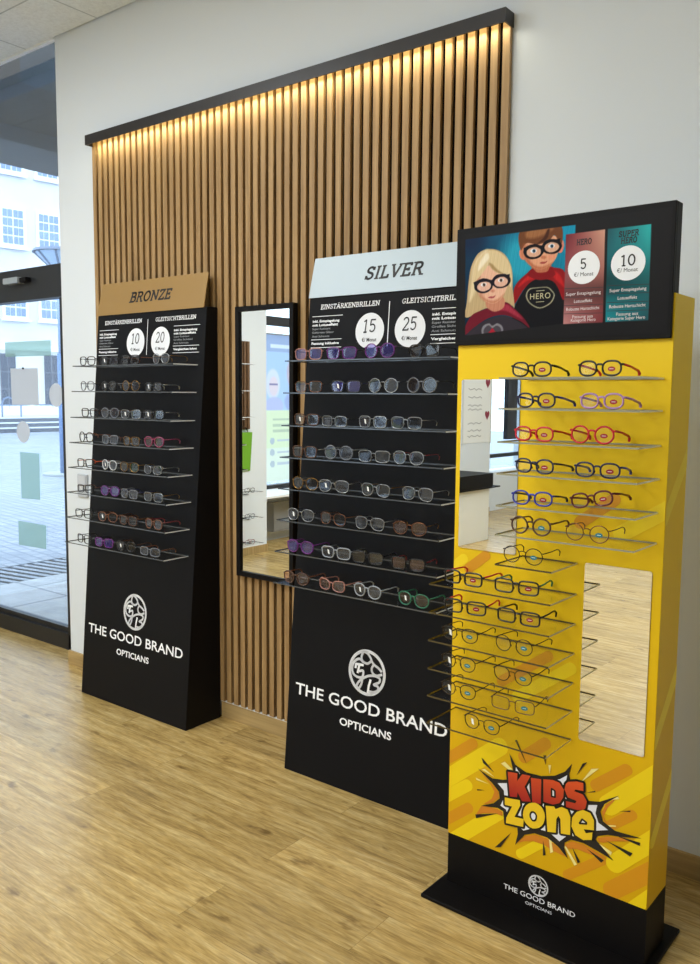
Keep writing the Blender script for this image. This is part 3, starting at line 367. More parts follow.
# ------------------------------------------------------------------ black display stands
WTXT = pbr('white_print', (246, 247, 250), .6); GTXT = pbr('grey_print', (150, 152, 156), .6)
STANDBODY = pbr('black_satin_board', (15, 15, 18), .5, spec=.13)
SH_TOP = clear('acrylic_sheet', (252, 253, 253), .01, .02, fres=.14); SH_F = pbr('acrylic_front_edge', (70, 74, 78), .15, spec=.8); SH_S = pbr('acrylic_side_edge', (225, 228, 232), .15, spec=.8, emit=(255, 255, 255), es=.05)  # edge light painted in: dark refracting front, bright faintly glowing side
def yf(z): return -.235+z/1.88*.15
ZS = [1.628, 1.507, 1.383, 1.262, 1.142, 1.022, .901, .781]
def shelf(u0, u1, y0, y1, z, th, parent, off, back=True):
    mb = MB(); v = [(u0, y0, z-th), (u1, y0, z-th), (u1, y1, z-th), (u0, y1, z-th), (u0, y0, z), (u1, y0, z), (u1, y1, z), (u0, y1, z)]
    mb.add(v, [(3, 2, 1, 0), (4, 5, 6, 7)], 0); mb.add([v[i] for i in (0, 1, 5, 4, 3, 7)], [(0, 1, 2, 3)], 1); mb.add(v, [(1, 2, 6, 5)], 2); mb.add(v, [(2, 3, 7, 6), (3, 0, 4, 7)], 1)
    return mb.build('acrylic_shelf', [SH_TOP, SH_F, SH_S], parent, off)
def stand(x0, W, name, sign, signmat, txtmat, left, right, label, itx, prices):
    root = empty('display_stand', (x0+W/2, -.12, 0)); tag(root, label, 'display stand', 'black eyeglass display stands')
    off = (-W/2, .12, 0); zt = 1.88
    body = MB().hexa([(0, yf(0), 0), (W, yf(0), 0), (W, -.0215, 0), (0, -.0215, 0), (0, yf(zt), zt), (W, yf(zt), zt), (W, -.0215, zt), (0, -.0215, zt)])
    body.build('body', STANDBODY, root, off, bevel=.0025)
    P = lambda d: (lambda u, h: (u, yf(h)-d, h))
    # sign plate, tilted a little further back
    sy = lambda z: yf(zt)-.003+(z-1.876)/.156*.034
    MB().hexa([(-.001, sy(1.876)-.003, 1.876), (W-.013, sy(1.876)-.003, 1.876), (W-.013, sy(1.876), 1.876), (-.001, sy(1.876), 1.876), (.004, sy(2.032)-.003, 2.032), (W-.017, sy(2.032)-.003, 2.032), (W-.017, sy(2.032), 2.032), (.004, sy(2.032), 2.032)]).build('sign_plate', signmat, root, off)
    PS = lambda u, h: (u, sy(h)-.0036, h)
    mb = MB(); u0, u1 = itx; slab(mb, sign, u0, u1, 1.927, 1.977, PS, t=.17, shear=.18); mb.build('sign_lettering', txtmat, root, off)
    # price panel
    c1, c2, cz, r = .304, .484, 1.738, .066
    mb = MB(); pl = P(.0012)
    slab(mb, 'EINSTÄRKENBRILLEN', .060, .346, 1.829, 1.848, pl, t=.15, shear=.1); slab(mb, 'GLEITSICHTBRILLEN', .442, .722, 1.829, 1.848, pl, t=.15, shear=.1)
    stroke2(mb, [(.388, 1.678), (.388, 1.842)], .0035, pl)
    for ua, ub, tx in ((.020, .172, left), (.573, .748, right)):
        for hz in (1.803, 1.713, 1.682): stroke2(mb, [(ua, hz), (ub, hz)], .0022, pl)
        for tt, hz, f in ((tx[0], 1.780, .9), (tx[1], 1.765, .86), (tx[5], 1.694, .92)): sans(mb, tt, ua+.003, ua+(ub-ua)*f, hz, hz+.009, pl, bold=.035)
    mb.build('price_lettering', WTXT, root, off)
    mb = MB()
    for ua, ub, tx in ((.020, .172, left), (.573, .748, right)):
        for tt, hz, f in ((tx[2], 1.751, .62), (tx[3], 1.737, .74), (tx[4], 1.722, .6)): sans(mb, tt, ua+.003, ua+(ub-ua)*f, hz, hz+.008, pl, bold=.01)
    mb.build('small_lettering', GTXT, root, off)
    for c, pr in ((c1, prices[0]), (c2, prices[1])):
        mb = MB(); disc(mb, c, cz, r, P(.0014)); d = mb.build('price_disc', pbr('price_disc_white', (236, 238, 242), .6), root, off)
        mb = MB(); slab(mb, pr, c-.035, c+.035, cz-.008, cz+.044, P(.0022), t=.1, shear=.1); sans(mb, '€/ Monat', c-.034, c+.034, cz-.040, cz-.026, P(.0022), bold=.01); mb.build('price_figures', pbr('ink', (30, 30, 34), .6), d)
    mb = MB(); pl = P(.0015)
    logo(mb, W/2+.001, .470, .080, pl, .0095); mb.build('emblem', WTXT, root, off)
    words('brand_lettering', [('THE GOOD BRAND', .039, .741, .316, .361, .012), ('OPTICIANS', .268, .509, .247, .275, .02)], pl, WTXT, root, off)
    for z in ZS: shelf(.012, .745, yf(z)-.14, yf(z)-.0004, z, .0045, root, off)
    return root
BRZ = pbr('bronze_plate', (152, 119, 66), .45, .1); SLV = pbr('silver_plate', (174, 188, 197), .45, .1); INK = pbr('sign_ink', (28, 24, 24), .5)
XB, XS = -3.5651, -2.188
lines = ['inkl. Entspiegelung', 'mit Lotuseffekt', 'Super Resistent', 'Gehärtete Gläser', 'Anti Schmutz', 'Fassung inklusive']
lines2 = ['inkl. Entspiegelung', 'mit Lotuseffekt', 'Super Resistent', 'Großes Sichtfeld', 'Anti Schmutz', 'Vergleichen lohnt']
stand(XB, .784, 'bronze', 'BRONZE', BRZ, INK, lines, lines2, 'black display stand with bronze sign reading BRONZE, nearest the window', (.238, .548), ('10', '20'))
stand(XS, .764, 'silver', 'SILVER', SLV, INK, lines, lines2, 'black display stand with silver sign reading SILVER, partly behind the yellow stand', (.262, .534), ('15', '25'))

# ------------------------------------------------------------------ yellow kids stand
KX, KY, KT = -1.2544, -.5156, -.0224; KW, KD = .6107, .147
ks = empty('display_stand', (KX+math.cos(KT)*KW/2-math.sin(KT)*.07, KY+math.sin(KT)*KW/2+math.cos(KT)*.07, 0), KT)
tag(ks, 'tall yellow children\'s eyeglass display stand with black header and foot', 'display stand')
ko = (-KW/2, -.07, 0)
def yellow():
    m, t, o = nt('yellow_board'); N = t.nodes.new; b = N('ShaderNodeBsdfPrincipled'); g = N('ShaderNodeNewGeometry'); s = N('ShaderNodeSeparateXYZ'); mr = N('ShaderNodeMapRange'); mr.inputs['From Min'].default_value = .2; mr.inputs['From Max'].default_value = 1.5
    cr = N('ShaderNodeValToRGB'); cr.color_ramp.elements[0].color = (*lin((218, 170, 8)), 1); cr.color_ramp.elements[1].color = (*lin((238, 200, 10)), 1)  # dimmer light low on the stand is painted into the yellow
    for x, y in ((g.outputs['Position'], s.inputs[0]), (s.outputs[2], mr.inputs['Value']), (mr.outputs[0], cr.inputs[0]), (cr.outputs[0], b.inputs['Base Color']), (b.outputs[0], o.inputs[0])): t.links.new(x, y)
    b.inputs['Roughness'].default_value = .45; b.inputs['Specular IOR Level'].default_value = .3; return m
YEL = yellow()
ZH, ZTOP = .1677, 1.752
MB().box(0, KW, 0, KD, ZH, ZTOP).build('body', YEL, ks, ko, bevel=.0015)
MB().box(0, KW, .002, KD-.001, .012, ZH).build('plinth', BLACK, ks, ko)
MB().box(-.025, KW+.022, -.108, KD+.075, 0, .0115).build('foot_plate', BLACK, ks, ko, bevel=.003)
# header box
hd = MB().box(-.004, .6065, -.012, -.0006, 1.643, 1.968).box(-.004, .6065, -.0006, .034, ZTOP+.001, 1.968).build('header_box', BLACK, ks, ko, bevel=.0015)
MM = lambda pts: [(u/1000, h/1000) for u, h in pts]
KP = lambda d: (lambda u, h: (u, -d, h))
def clip(poly, u0, u1, h0, h1):
    def half(p, f, g):
        out = []
        for i in range(len(p)):
            a, b = p[i-1], p[i]; fa, fb = f(a), f(b)
            if (fa >= 0) != (fb >= 0):
                t = fa/(fa-fb); out.append((a[0]+(b[0]-a[0])*t, a[1]+(b[1]-a[1])*t))
            if fb >= 0: out.append(b)
        return out
    for f in (lambda q: q[0]-u0, lambda q: u1-q[0], lambda q: q[1]-h0, lambda q: h1-q[1]):
        poly = half(poly, f, None)
        if not poly: return poly
    return poly
def capsule(a, b, r):
    a = np.array(a); b = np.array(b); d = (b-a)/np.hypot(*(b-a)); an = math.atan2(d[1], d[0])
    return [tuple(b+r*np.array([math.cos(an-math.pi/2+k*math.pi/8), math.sin(an-math.pi/2+k*math.pi/8)])) for k in range(9)]+[tuple(a+r*np.array([math.cos(an+math.pi/2+k*math.pi/8), math.sin(an+math.pi/2+k*math.pi/8)])) for k in range(9)]
LS = pbr('stripe_light', (240, 208, 8), .45); DS = pbr('stripe_orange', (214, 146, 12), .45)
for i, (a, b, hw, c) in enumerate(DATA['caps']):
    p = clip(capsule(MM([a])[0], MM([b])[0], hw/1000), .001, KW-.001, ZH+.001, ZTOP)
    if len(p) > 2: MB().ngon([KP(.0004+.00003*i)(*q) for q in p]).build('light_stripe' if c else 'orange_stripe', LS if c else DS, ks, ko)
mb = MB()
for y, z, c in ((.0, .62, 0), (.02, .35, 0), (.0, 1.2, 0)):
    p = clip(capsule((y, z), (y+.16, z+.16), .02), .001, KD-.001, ZH, ZTOP)
    if len(p) > 2: MB().ngon([(KW+.0006, q[0], q[1]) for q in p]).build('side_stripe', pbr('stripe_side', (244, 214, 20), .45), ks, ko)
# KIDS zone burst
def flat(name, polys, d, mat, smooth=False, parent=ks):
    mb = MB()
    for q in polys: mb.ngon([KP(d)(*x) for x in (smoothpoly(MM(q)) if smooth else MM(q))])
    return mb.build(name, mat, parent, ko)
for q in DATA['burst_shade']: flat('burst_shadow', [q], .0018, pbr('burst_orange', (212, 130, 30), .45))
bo = flat('burst_outline', [DATA['burst_black']], .0022, pbr('burst_black', (20, 15, 12), .45))
flat('burst_fill', [DATA['burst_white']], .0026, pbr('burst_white', (232, 234, 244), .45))
for q in DATA['rays_black']: flat('dark_ray', [q], .0021, pbr('burst_black', (20, 15, 12), .45))
for q in DATA['rays_cream']: flat('cream_ray', [q], .0020, pbr('ray_cream', (246, 232, 150), .45))
def redgrad():
    m, t, o = nt('red_letter'); b = t.nodes.new('ShaderNodeBsdfPrincipled'); g = t.nodes.new('ShaderNodeNewGeometry'); s = t.nodes.new('ShaderNodeSeparateXYZ'); mr = t.nodes.new('ShaderNodeMapRange')
    mr.inputs['From Min'].default_value = .36; mr.inputs['From Max'].default_value = .45; cr = t.nodes.new('ShaderNodeValToRGB'); cr.color_ramp.elements[0].color = (*lin((168, 28, 24)), 1); cr.color_ramp.elements[1].color = (*lin((224, 84, 32)), 1)
    t.links.new(g.outputs['Position'], s.inputs[0]); t.links.new(s.outputs[2], mr.inputs['Value']); t.links.new(mr.outputs[0], cr.inputs[0]); t.links.new(cr.outputs[0], b.inputs['Base Color']); b.inputs['Roughness'].default_value = .45; t.links.new(b.outputs[0], o.inputs[0]); return m
RED = redgrad(); LYEL = pbr('letter_yellow', (240, 200, 30), .45); BK = pbr('burst_black', (20, 15, 12), .45)
mb = MB()
for i, q in enumerate(DATA['letters_red']+DATA['letters_yellow']):
    stroke2(mb, MM(q), .0125, KP(.0030), closed=True)
    mb.ngon([KP(.00305)(*x) for x in MM(q)])
mb.build('letter_outlines', BK, ks, ko)
flat('kids_lettering', DATA['letters_red'], .0034, RED); flat('zone_lettering', DATA['letters_yellow'], .0036, LYEL)
mb = MB()
for q in DATA['letter_holes']:
    mb.ngon([KP(.0039)(*x) for x in MM(q)])
mb.build('letter_holes', pbr('burst_white', (232, 234, 244), .45), ks, ko)
mb = MB()
for q in DATA['letter_holes']: stroke2(mb, MM(q), .005, KP(.0041), closed=True)
mb.build('hole_outlines', BK, ks, ko)
mb = MB(); PLN = lambda u, h: (u, .0012, h)
logo(mb, .303, .113, .029, PLN, .0035); mb.build('emblem', WTXT, ks, ko)
words('brand_lettering', [('THE GOOD BRAND', .194, .416, .064, .079, .004), ('OPTICIANS', .265, .347, .044, .053, 0)], PLN, WTXT, ks, ko)
# two mirrors let onto the yellow panel
def rrect(u0, u1, h0, h1, r, n=4):
    p = []
    for cu, ch, a in ((u1-r, h1-r, 0), (u0+r, h1-r, 90), (u0+r, h0+r, 180), (u1-r, h0+r, 270)):
        p += [(cu+r*math.cos(R(a+90*k/n)), ch+r*math.sin(R(a+90*k/n))) for k in range(n+1)]
    return p
GREYE = pbr('mirror_edge', (120, 120, 112), .3)
for u0, u1, h0, h1 in ((.016, .203, 1.057, 1.546), (.408, .586, .577, 1.063)):
    mb = MB(); mb.ngon([KP(.0030)(*q) for q in rrect(u0, u1, h0, h1, .006)], 0)
    pts = rrect(u0, u1, h0, h1, .006); m_ = len(pts)
    mb.add([KP(.0030)(*q) for q in pts]+[KP(.0003)(*q) for q in pts], [(i, (i+1) % m_, m_+(i+1) % m_, m_+i) for i in range(m_)], 1)
    mb.build('mirror_glass', [mirror_mat(), GREYE], ks, ko)
ZU = [1.548, 1.469, 1.383, 1.300, 1.216, 1.139]; ZLW = [1.060, .976, .895, .814, .732, .653, .573]
KSH = [(.224, .594, z) for z in ZU]+[(.226, .388, ZLW[0])]+[(.02, .388, z) for z in ZLW[1:]]
KSD = pbr('acrylic_kids_side', (238, 232, 196), .12, spec=.8); KFU = pbr('acrylic_kids_front_upper', (150, 146, 118), .12, spec=.8); KF = pbr('acrylic_kids_front', (70, 60, 34), .12, spec=.8)  # painted edge tones: lit side pale, refracting fronts darker, lower ones darkest
for u0, u1, z in KSH:
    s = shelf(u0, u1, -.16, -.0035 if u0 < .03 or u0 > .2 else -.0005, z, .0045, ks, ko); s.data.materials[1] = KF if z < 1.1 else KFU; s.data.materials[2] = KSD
# header poster, painted point by point
gu0, gu1, gh0, gh1 = .010, .598, 1.655, 1.952; nu, nh = 392, 198
GU, GH = np.meshgrid(np.linspace(gu0, gu1, nu), np.linspace(gh0, gh1, nh))
def mask(poly, soft):
    p = np.array(poly); n = len(p); ins = np.zeros(GU.shape, bool); dm = np.full(GU.shape, 1e9)
    for i in range(n):
        a, b = p[i-1], p[i]; d = b-a; L2 = d@d+1e-12
        t_ = np.clip(((GU-a[0])*d[0]+(GH-a[1])*d[1])/L2, 0, 1); dm = np.minimum(dm, np.hypot(GU-a[0]-t_*d[0], GH-a[1]-t_*d[1]))
        c = ((a[1] > GH) != (b[1] > GH)); x_ = a[0]+(GH-a[1])*d[0]/(d[1] if abs(d[1]) > 1e-12 else 1e-12); ins ^= c & (GU < x_)
    sd = np.where(ins, dm, -dm); return np.clip(sd/(soft)+.5, 0, 1)
img = np.zeros(GU.shape+(3,)); img[:] = (24, 22, 23)
pr = MM(DATA['poster_rect']); prr = MM(DATA['print_right'])
pic = mask([pr[0], prr[0], (prr[0][0], 1.80), pr[2], pr[3]], .001)
inner = np.zeros_like(img); gx = np.clip((GU-.06)/.26, 0, 1)[..., None]; gy = np.clip((GH-1.68)/.25, 0, 1)[..., None]
inner[:] = np.array((22, 62, 88))*(1-gx)+np.array((22, 138, 168))*gx; inner *= (.75+.35*gy)
for nm, col, pts, soft, sm, al in DATA['poster']:
    q = MM(pts); q = smoothpoly(q, 4) if sm else np.array(q); k = mask(q, max(.0012, soft*.00085))[..., None]*al; inner = inner*(1-k)+np.array(col)*k
# hair strands and cloth folds as fine tonal streaks
st_ = (np.sin(GU*900+np.sin(GH*60)*4)+np.sin(GU*520-GH*80))*3.5; inner += st_[..., None]*(inner.mean(-1, keepdims=True) > 90)*.8
inner = (inner-105)*1.14+96
img = img*(1-pic[..., None])+inner*pic[..., None]
for key, cols in (('card_red', ((120, 36, 48), (224, 172, 146), (128, 50, 56), (205, 140, 138))), ('card_teal', ((34, 92, 102), (50, 196, 196), (24, 150, 160), (30, 84, 94)))):
    q = MM(DATA[key]); k = mask(q, .0012)[..., None]; us = [x[0] for x in q]; hs = [x[1] for x in q]
    a = np.clip((GU-min(us))/(max(us)-min(us)), 0, 1)[..., None]; h = np.clip((GH-min(hs))/(max(hs)-min(hs)), 0, 1)[..., None]
    if key == 'card_red': c = (np.array(cols[0])*(1-a)+np.array(cols[1])*a)*h+(np.array(cols[3])*(1-a)+np.array(cols[2])*a)*(1-h); c = c*(1-.35*np.exp(-((h-.33)/.16)**2))
    else: c = (np.array(cols[0])*(1-a)+np.array(cols[1])*a)*h+(np.array(cols[2])*(1-a)+np.array(cols[3])*a)*(1-h); c = c*(1-.45*np.exp(-((h-.42)/.2)**2)*(1-.5*a))
    img = img*(1-k)+c*k
img = np.clip(img*.93, 0, 255)/255; imgl = np.where(img <= .04045, img/12.92, ((img+.055)/1.055)**2.4)
me = bpy.data.meshes.new('poster_print'); vs = [(float(u), -.0127, float(h)) for u, h in zip(GU.ravel(), GH.ravel())]
fs = [(j*nu+i, j*nu+i+1, (j+1)*nu+i+1, (j+1)*nu+i) for j in range(nh-1) for i in range(nu-1)]
me.from_pydata(vs, [], fs); at = me.color_attributes.new('Col', 'FLOAT_COLOR', 'POINT'); at.data.foreach_set('color', np.concatenate([imgl.reshape(-1, 3), np.ones((nu*nh, 1))], 1).astype(np.float32).ravel()); me.materials.append(vcol('poster_ink', .45, .12))
po = bpy.data.objects.new('poster_print', me); COL.objects.link(po); po.parent = hd
po['label'] = 'poster of two children in hero capes and black glasses with price cards'
CT = {k: MM(v) for k, v in DATA['card_txt'].items()}
HP = lambda d: (lambda u, h: (u, -.0127-d, h))
def bb2(q): return min(x[0] for x in q), max(x[0] for x in q), min(x[1] for x in q), max(x[1] for x in q)
mb = MB(); num = MB(); lab = MB(); rules = MB()
for k in ('circ', 'circ2'):
    u0, u1, h0, h1 = bb2(CT[k]); disc(mb, (u0+u1)/2, (h0+h1)/2, (u1-u0)/2, HP(.0004), rh=(h1-h0)/2)
mb.build('price_disc', pbr('price_disc_white', (236, 238, 242), .6), hd)
for k, tx in (('five', '5'), ('ten', '10')): u0, u1, h0, h1 = bb2(CT[k]); slab(num, tx, u0, u1, h0, h1, HP(.0008), t=.12)
for k in ('eur', 'eur2'): u0, u1, h0, h1 = bb2(CT[k]); sans(num, '€/ Monat', u0, u1, h0, h0+.010, HP(.0008), bold=0)
for k, tx in (('hero', 'HERO'), ('sup', 'SUPER'), ('her', 'HERO')): u0, u1, h0, h1 = bb2(CT[k]); hm = (h0+h1)/2; slab(num, tx, u0, u1, hm-.0075, hm+.0075, HP(.0005), t=.18, shear=.06)
num.build('price_figures', pbr('ink', (30, 30, 34), .6), hd)
for k, tx in (('l1', 'Super Entspiegelung'), ('l2', 'Lotuseffekt'), ('l3', 'Robuste Hartschicht'), ('l4', 'Fassung aus'), ('l5', 'Kategorie Hero'), ('r1', 'Super Entspiegelung'), ('r2', 'Lotuseffekt'), ('r3', 'Robuste Hartschicht'), ('r4', 'Fassung aus'), ('r5', 'Kategorie Super Hero')):
    u0, u1, h0, h1 = bb2(CT[k]); sans(lab, tx, u0, u1, (h0+h1)/2-.0038, (h0+h1)/2+.0042, HP(.0005), bold=.0)
lab.build('card_lettering', pbr('card_white', (235, 225, 225), .6), hd)
for k in ('s1', 's2', 's3', 's4', 't1', 't2', 't3', 't4'): stroke2(rules, CT[k], .0014, HP(.00045))
rules.build('card_rules', pbr('ink', (30, 30, 34), .6), hd)
mb = MB(); u0, u1, h0, h1 = bb2(CT['herob']); h0, h1 = (h0+h1)/2-.0075, (h0+h1)/2+.0075; sans(mb, 'HERO', u0, u1, h0, h1, HP(.0005), bold=.005, spacing=1.15)
for dh in (-.008, .021): stroke2(mb, [((u0+u1)/2-.012, h0+dh), ((u0+u1)/2+.012, h0+dh)], .0014, HP(.0005))
mb.build('shirt_lettering', pbr('badge_ink', (186, 178, 140), .6), hd)

# ------------------------------------------------------------------ eyeglasses
LENS = {'clear': clear('lens_clear', (250, 251, 251), .02, .01, .0, fres=.4), 'grey': clear('lens_grey', (205, 210, 220), .05, .03, .07, (150, 158, 176), fres=.6), 'violet': clear('lens_violet', (190, 180, 235), .08, .03, .16, (105, 90, 205), fres=.6),
        'smoke': clear('lens_smoke', (170, 172, 176), .05, .03, .05, (120, 120, 126), fres=.6), 'rose': clear('lens_rose', (222, 190, 190), .05, .03, .07, (160, 120, 120), fres=.6)}
C = {'black': ((20, 19, 21), 0), 'navy': ((24, 30, 70), 0), 'blue': ((40, 52, 165), 0), 'red': ((205, 24, 50), 0), 'burgundy': ((92, 18, 34), 0), 'lilac': ((178, 132, 190), 0), 'brown': ((84, 52, 34), 0), 'gold': ((150, 112, 50), 1), 'silver': ((168, 172, 176), 1),
     'grey': ((110, 114, 122), 0), 'purple': ((104, 30, 120), 0), 'green': ((40, 120, 88), 0), 'rose': ((168, 116, 104), 0), 'tortoise': ((112, 66, 40), 0), 'orange': ((214, 92, 40), 0), 'pink': ((150, 56, 92), 0), 'bronze': ((128, 84, 58), 1), 'clear': ((160, 166, 174), 0), 'white': ((205, 208, 212), 0), 'dark metal': ((58, 48, 36), 1), 'dark red': ((120, 36, 40), 0)}
def cmat(c): rgb, me_ = C[c]; return pbr('frame_'+c.replace(' ', '_'), rgb, .28, .9 if me_ else 0)
def lens_outline(style, lw, n=24):
    P = []
    ex, hh = {'round': (2, .90), 'panto': (2.3, .82), 'rect': (4.0, .67), 'square': (3.6, .74), 'oval': (2.5, .76), 'cat': (2.6, .70), 'pilot': (2.7, .80)}[style]
    for k in range(n):
        a = 2*math.pi*k/n; ca, sa = math.cos(a), math.sin(a)
        x = math.copysign(abs(ca)**(2/ex), ca)*lw/2; z = math.copysign(abs(sa)**(2/ex), sa)*lw*hh/2
        if style == 'panto': x *= 1+.10*z/(lw*hh/2)
        if style == 'square': x *= 1+.07*z/(lw*hh/2)
        if style == 'cat' and x > 0 and z > 0: z += .22*x
        if style == 'pilot': x *= 1+.12*z/(lw*hh/2); z -= .10*x*(z < 0)
        P.append((x, z))
    zmin = min(p[1] for p in P); zmax = max(p[1] for p in P); return P, zmin, zmax
def glasses(parent_loc, rz, w, style, col, tcol, lens, thick, label, group, L=.106, sticker=None, tagged=False, soft=False, roll=0, price=False):
    """front faces -y, temples run to +y; local origin on the shelf under the bridge"""
    root = empty('eyeglasses', parent_loc, rz); tag(root, label, 'eyeglasses', group)
    br = .017 if thick < .0016 else .016; lw = (w-br)/2-.003; P, zmin, zmax = lens_outline(style, lw); r = thick
    zc = -zmin+r*1.05+.0008; cx = br/2+lw/2
    cv = lambda x, z: (x, .05*x*x*6 if 0 else 1.2*x*x, z)
    f = MB()
    rims = []
    for s in (-1, 1):
        pts = [cv(s*(cx+x), zc+z) for x, z in P]; rims.append(pts); f.tube(pts, r, 6, True, flat=1.25)
    zb = zc+zmax*.38
    f.tube([cv(-br/2-.0012, zb), cv(-br/4, zb+.003), cv(br/4, zb+.003), cv(br/2+.0012, zb)], r*1.05, 6)
    for s in (-1, 1):
        f.tube([cv(s*(br/2+.001), zb-.006), (s*(br/2-.001), .004, zb-.010), (s*(br/2+.0005), .006, zb-.014)], r*.7, 5)   # nose pads
    zt = zc+zmax*.5; ex = cx+lw/2+(.0 if style != 'cat' else .001)
    for s in (-1, 1): f.tube([cv(s*(ex-.001), zt), (s*w/2, 1.2*(w/2)**2-.0005, zt), (s*(w/2+.0005), 1.2*(w/2)**2+.005, zt)], r*1.15, 6)
    f.build('front_frame', cmat(col), root, smooth=True)
    lm = LENS[lens]
    for i, pts in enumerate(rims):
        c = Vector((0, 0, 0))
        MB().ngon([Vector(q)+Vector((0, .0004, 0)) for q in pts]).build('lens', lm, root)
    y0 = 1.2*(w/2)**2+.0055; tr = max(r*.95, .0013) if not soft else .0030
    for s in (-1, 1):
        x = s*(w/2+.0003); xi = s*(w/2-.004)
        zd = .0 if not soft else zt*.35
        pts = [(x, y0, zt), (x*.995, y0+L*.35, zt-zd*.4), (xi, y0+L*.70, zt-zd), (xi, y0+L*.80, zt-zd-.002), (xi*.985, y0+L*.9, max(.006, zt-zd-.009)), (xi*.97, y0+L-.006-y0*.6, max(.005, zt-zd-.020))]
        MB().tube(pts, [tr, tr, tr, tr*1.15, tr*1.3, tr*1.1], 6, flat=1.0).build('temple', cmat(tcol), root, smooth=True)
    if sticker:
        smat = pbr('sticker_red', (158, 22, 30), .5) if sticker == 'red' else pbr('sticker_teal', (20, 120, 130), .5)
        mb = MB(); pl = lambda u, h: (u, 1.2*u*u-.0009, h); disc(mb, cx, zc-.002, .0095, pl, n=16, rh=.0058); sk = mb.build('sticker', smat, root)
        mb = MB(); pl = lambda u, h: (u, 1.2*u*u-.0013, h); stroke2(mb, [(cx-.005, zc-.0018), (cx+.005, zc-.0018)], .0012, pl); mb.build('sticker_print', WTXT, sk)
    if price:
        pl = lambda u, h: (u, 1.2*u*u-.0008, h); mb = MB(); mb.ngon([pl(-cx+du, zc+dz) for du, dz in ((-.002, .010), (.006, .008), (.009, -.008), (.001, -.006))]); mb.build('price_tag', pbr('tag_white', (240, 240, 238), .6), root)
    if roll: root.rotation_euler = (0, R(roll), rz)
    return root
ORD = ['first', 'second', 'third', 'fourth', 'fifth', 'sixth', 'seventh', 'bottom']
SN = {'round': 'round', 'panto': 'rounded', 'rect': 'rectangular', 'square': 'square', 'oval': 'oval', 'cat': 'cat-eye', 'pilot': 'pilot-shaped'}
POS = ['leftmost', 'second from left', 'third from left', 'rightmost']
TB = 'sq black grey black|re black grey black|sq black smoke tortoise|pa silver grey gold;pa grey smoke black|pa black smoke grey|ro gold grey black|re black grey silver;sq black grey brown|pa grey grey brown|sq silver grey black|sq black grey silver;ro black smoke tortoise|sq grey grey brown|sq gold grey black|pa pink rose pink;sq black smoke orange|pa white grey silver|pa gold smoke gold|ca silver grey silver;re black smoke brown|pa purple violet grey|sq grey grey navy|sq silver grey gold;sq black grey black|pa tortoise smoke bronze|sq brown smoke bronze|pa tortoise grey dark_red;sq black grey black|sq purple violet black|pa black smoke brown|re grey grey tortoise'
TS = 'sq rose violet black|sq purple violet black|ro purple violet black|sq black smoke black;sq bronze smoke black|sq black violet navy|ro silver grey black|ro grey smoke black;sq brown grey black|re silver grey black|sq silver grey black|sq silver smoke silver;sq brown smoke silver|ro grey grey silver|sq silver smoke black|pa silver grey dark_red;pa gold smoke silver|pi silver grey silver|pi silver smoke gold|pi silver grey silver;pa silver grey black|pi bronze smoke bronze|pi silver grey silver|pa bronze rose gold;pa purple violet purple|sq clear grey silver|sq black smoke black|sq black rose dark_red;pa brown rose tortoise|ca rose rose rose|pa clear grey clear|pa green smoke green'
SX = {'sq': 'square', 're': 'rect', 'pa': 'panto', 'ro': 'round', 'ca': 'cat', 'pi': 'pilot', 'ov': 'oval'}
def fill(tab, key, x0, name, group):
    for ri, (row, pos, z) in enumerate(zip(tab.split(';'), DATA['gl'][key], ZS)):
        for ci, (it, (uc, wd)) in enumerate(zip(row.split('|'), pos)):
            s_, col, lens, tc = it.split(); lens = 'clear' if key == 'b' and ci == 0 else lens; col = col.replace('_', ' '); tc = tc.replace('_', ' '); st2 = SX[s_]; w = .132 if key == 's' else .128
            thick = .0012 if C[col][1] else .0020
            where = f"{POS[ci]} on the {ORD[ri]} shelf" if ri < 7 else f"{POS[ci]} on the bottom shelf"
            glasses((x0+uc, yf(z)-.118, z), R(random.uniform(-7, 7)), w, st2, col, tc, lens, thick, f"{col} {SN[st2]} eyeglasses, {where} of the {name} stand", group, L=.102, price=random.random() < .35)
fill(TB, 'b', XB, 'BRONZE', 'eyeglasses on the BRONZE stand'); fill(TS, 's', XS, 'SILVER', 'eyeglasses on the SILVER stand')
TK = 'ov black clear black red s|ov black clear red red s;ov navy clear blue red s|ov lilac clear lilac red s;ov red clear red red s|ro red clear red red s;ov navy clear navy red s|ov navy clear blue red s;ov blue clear navy red s|ov burgundy clear burgundy red s;ro brown clear brown teal n|ro bronze clear brown teal n;ro dark_metal clear dark_metal teal n;re black clear red red n|re black clear green red n;re black clear red red n|re black clear black red n;pa dark_metal clear dark_metal teal n|ro dark_metal clear dark_metal teal n;pa dark_metal clear dark_metal teal n|pa dark_metal clear dark_metal teal n;pa dark_metal clear dark_metal teal n|re brown clear dark_metal teal n;pa dark_metal clear dark_metal teal n'
ck, sk_ = math.cos(KT), math.sin(KT)
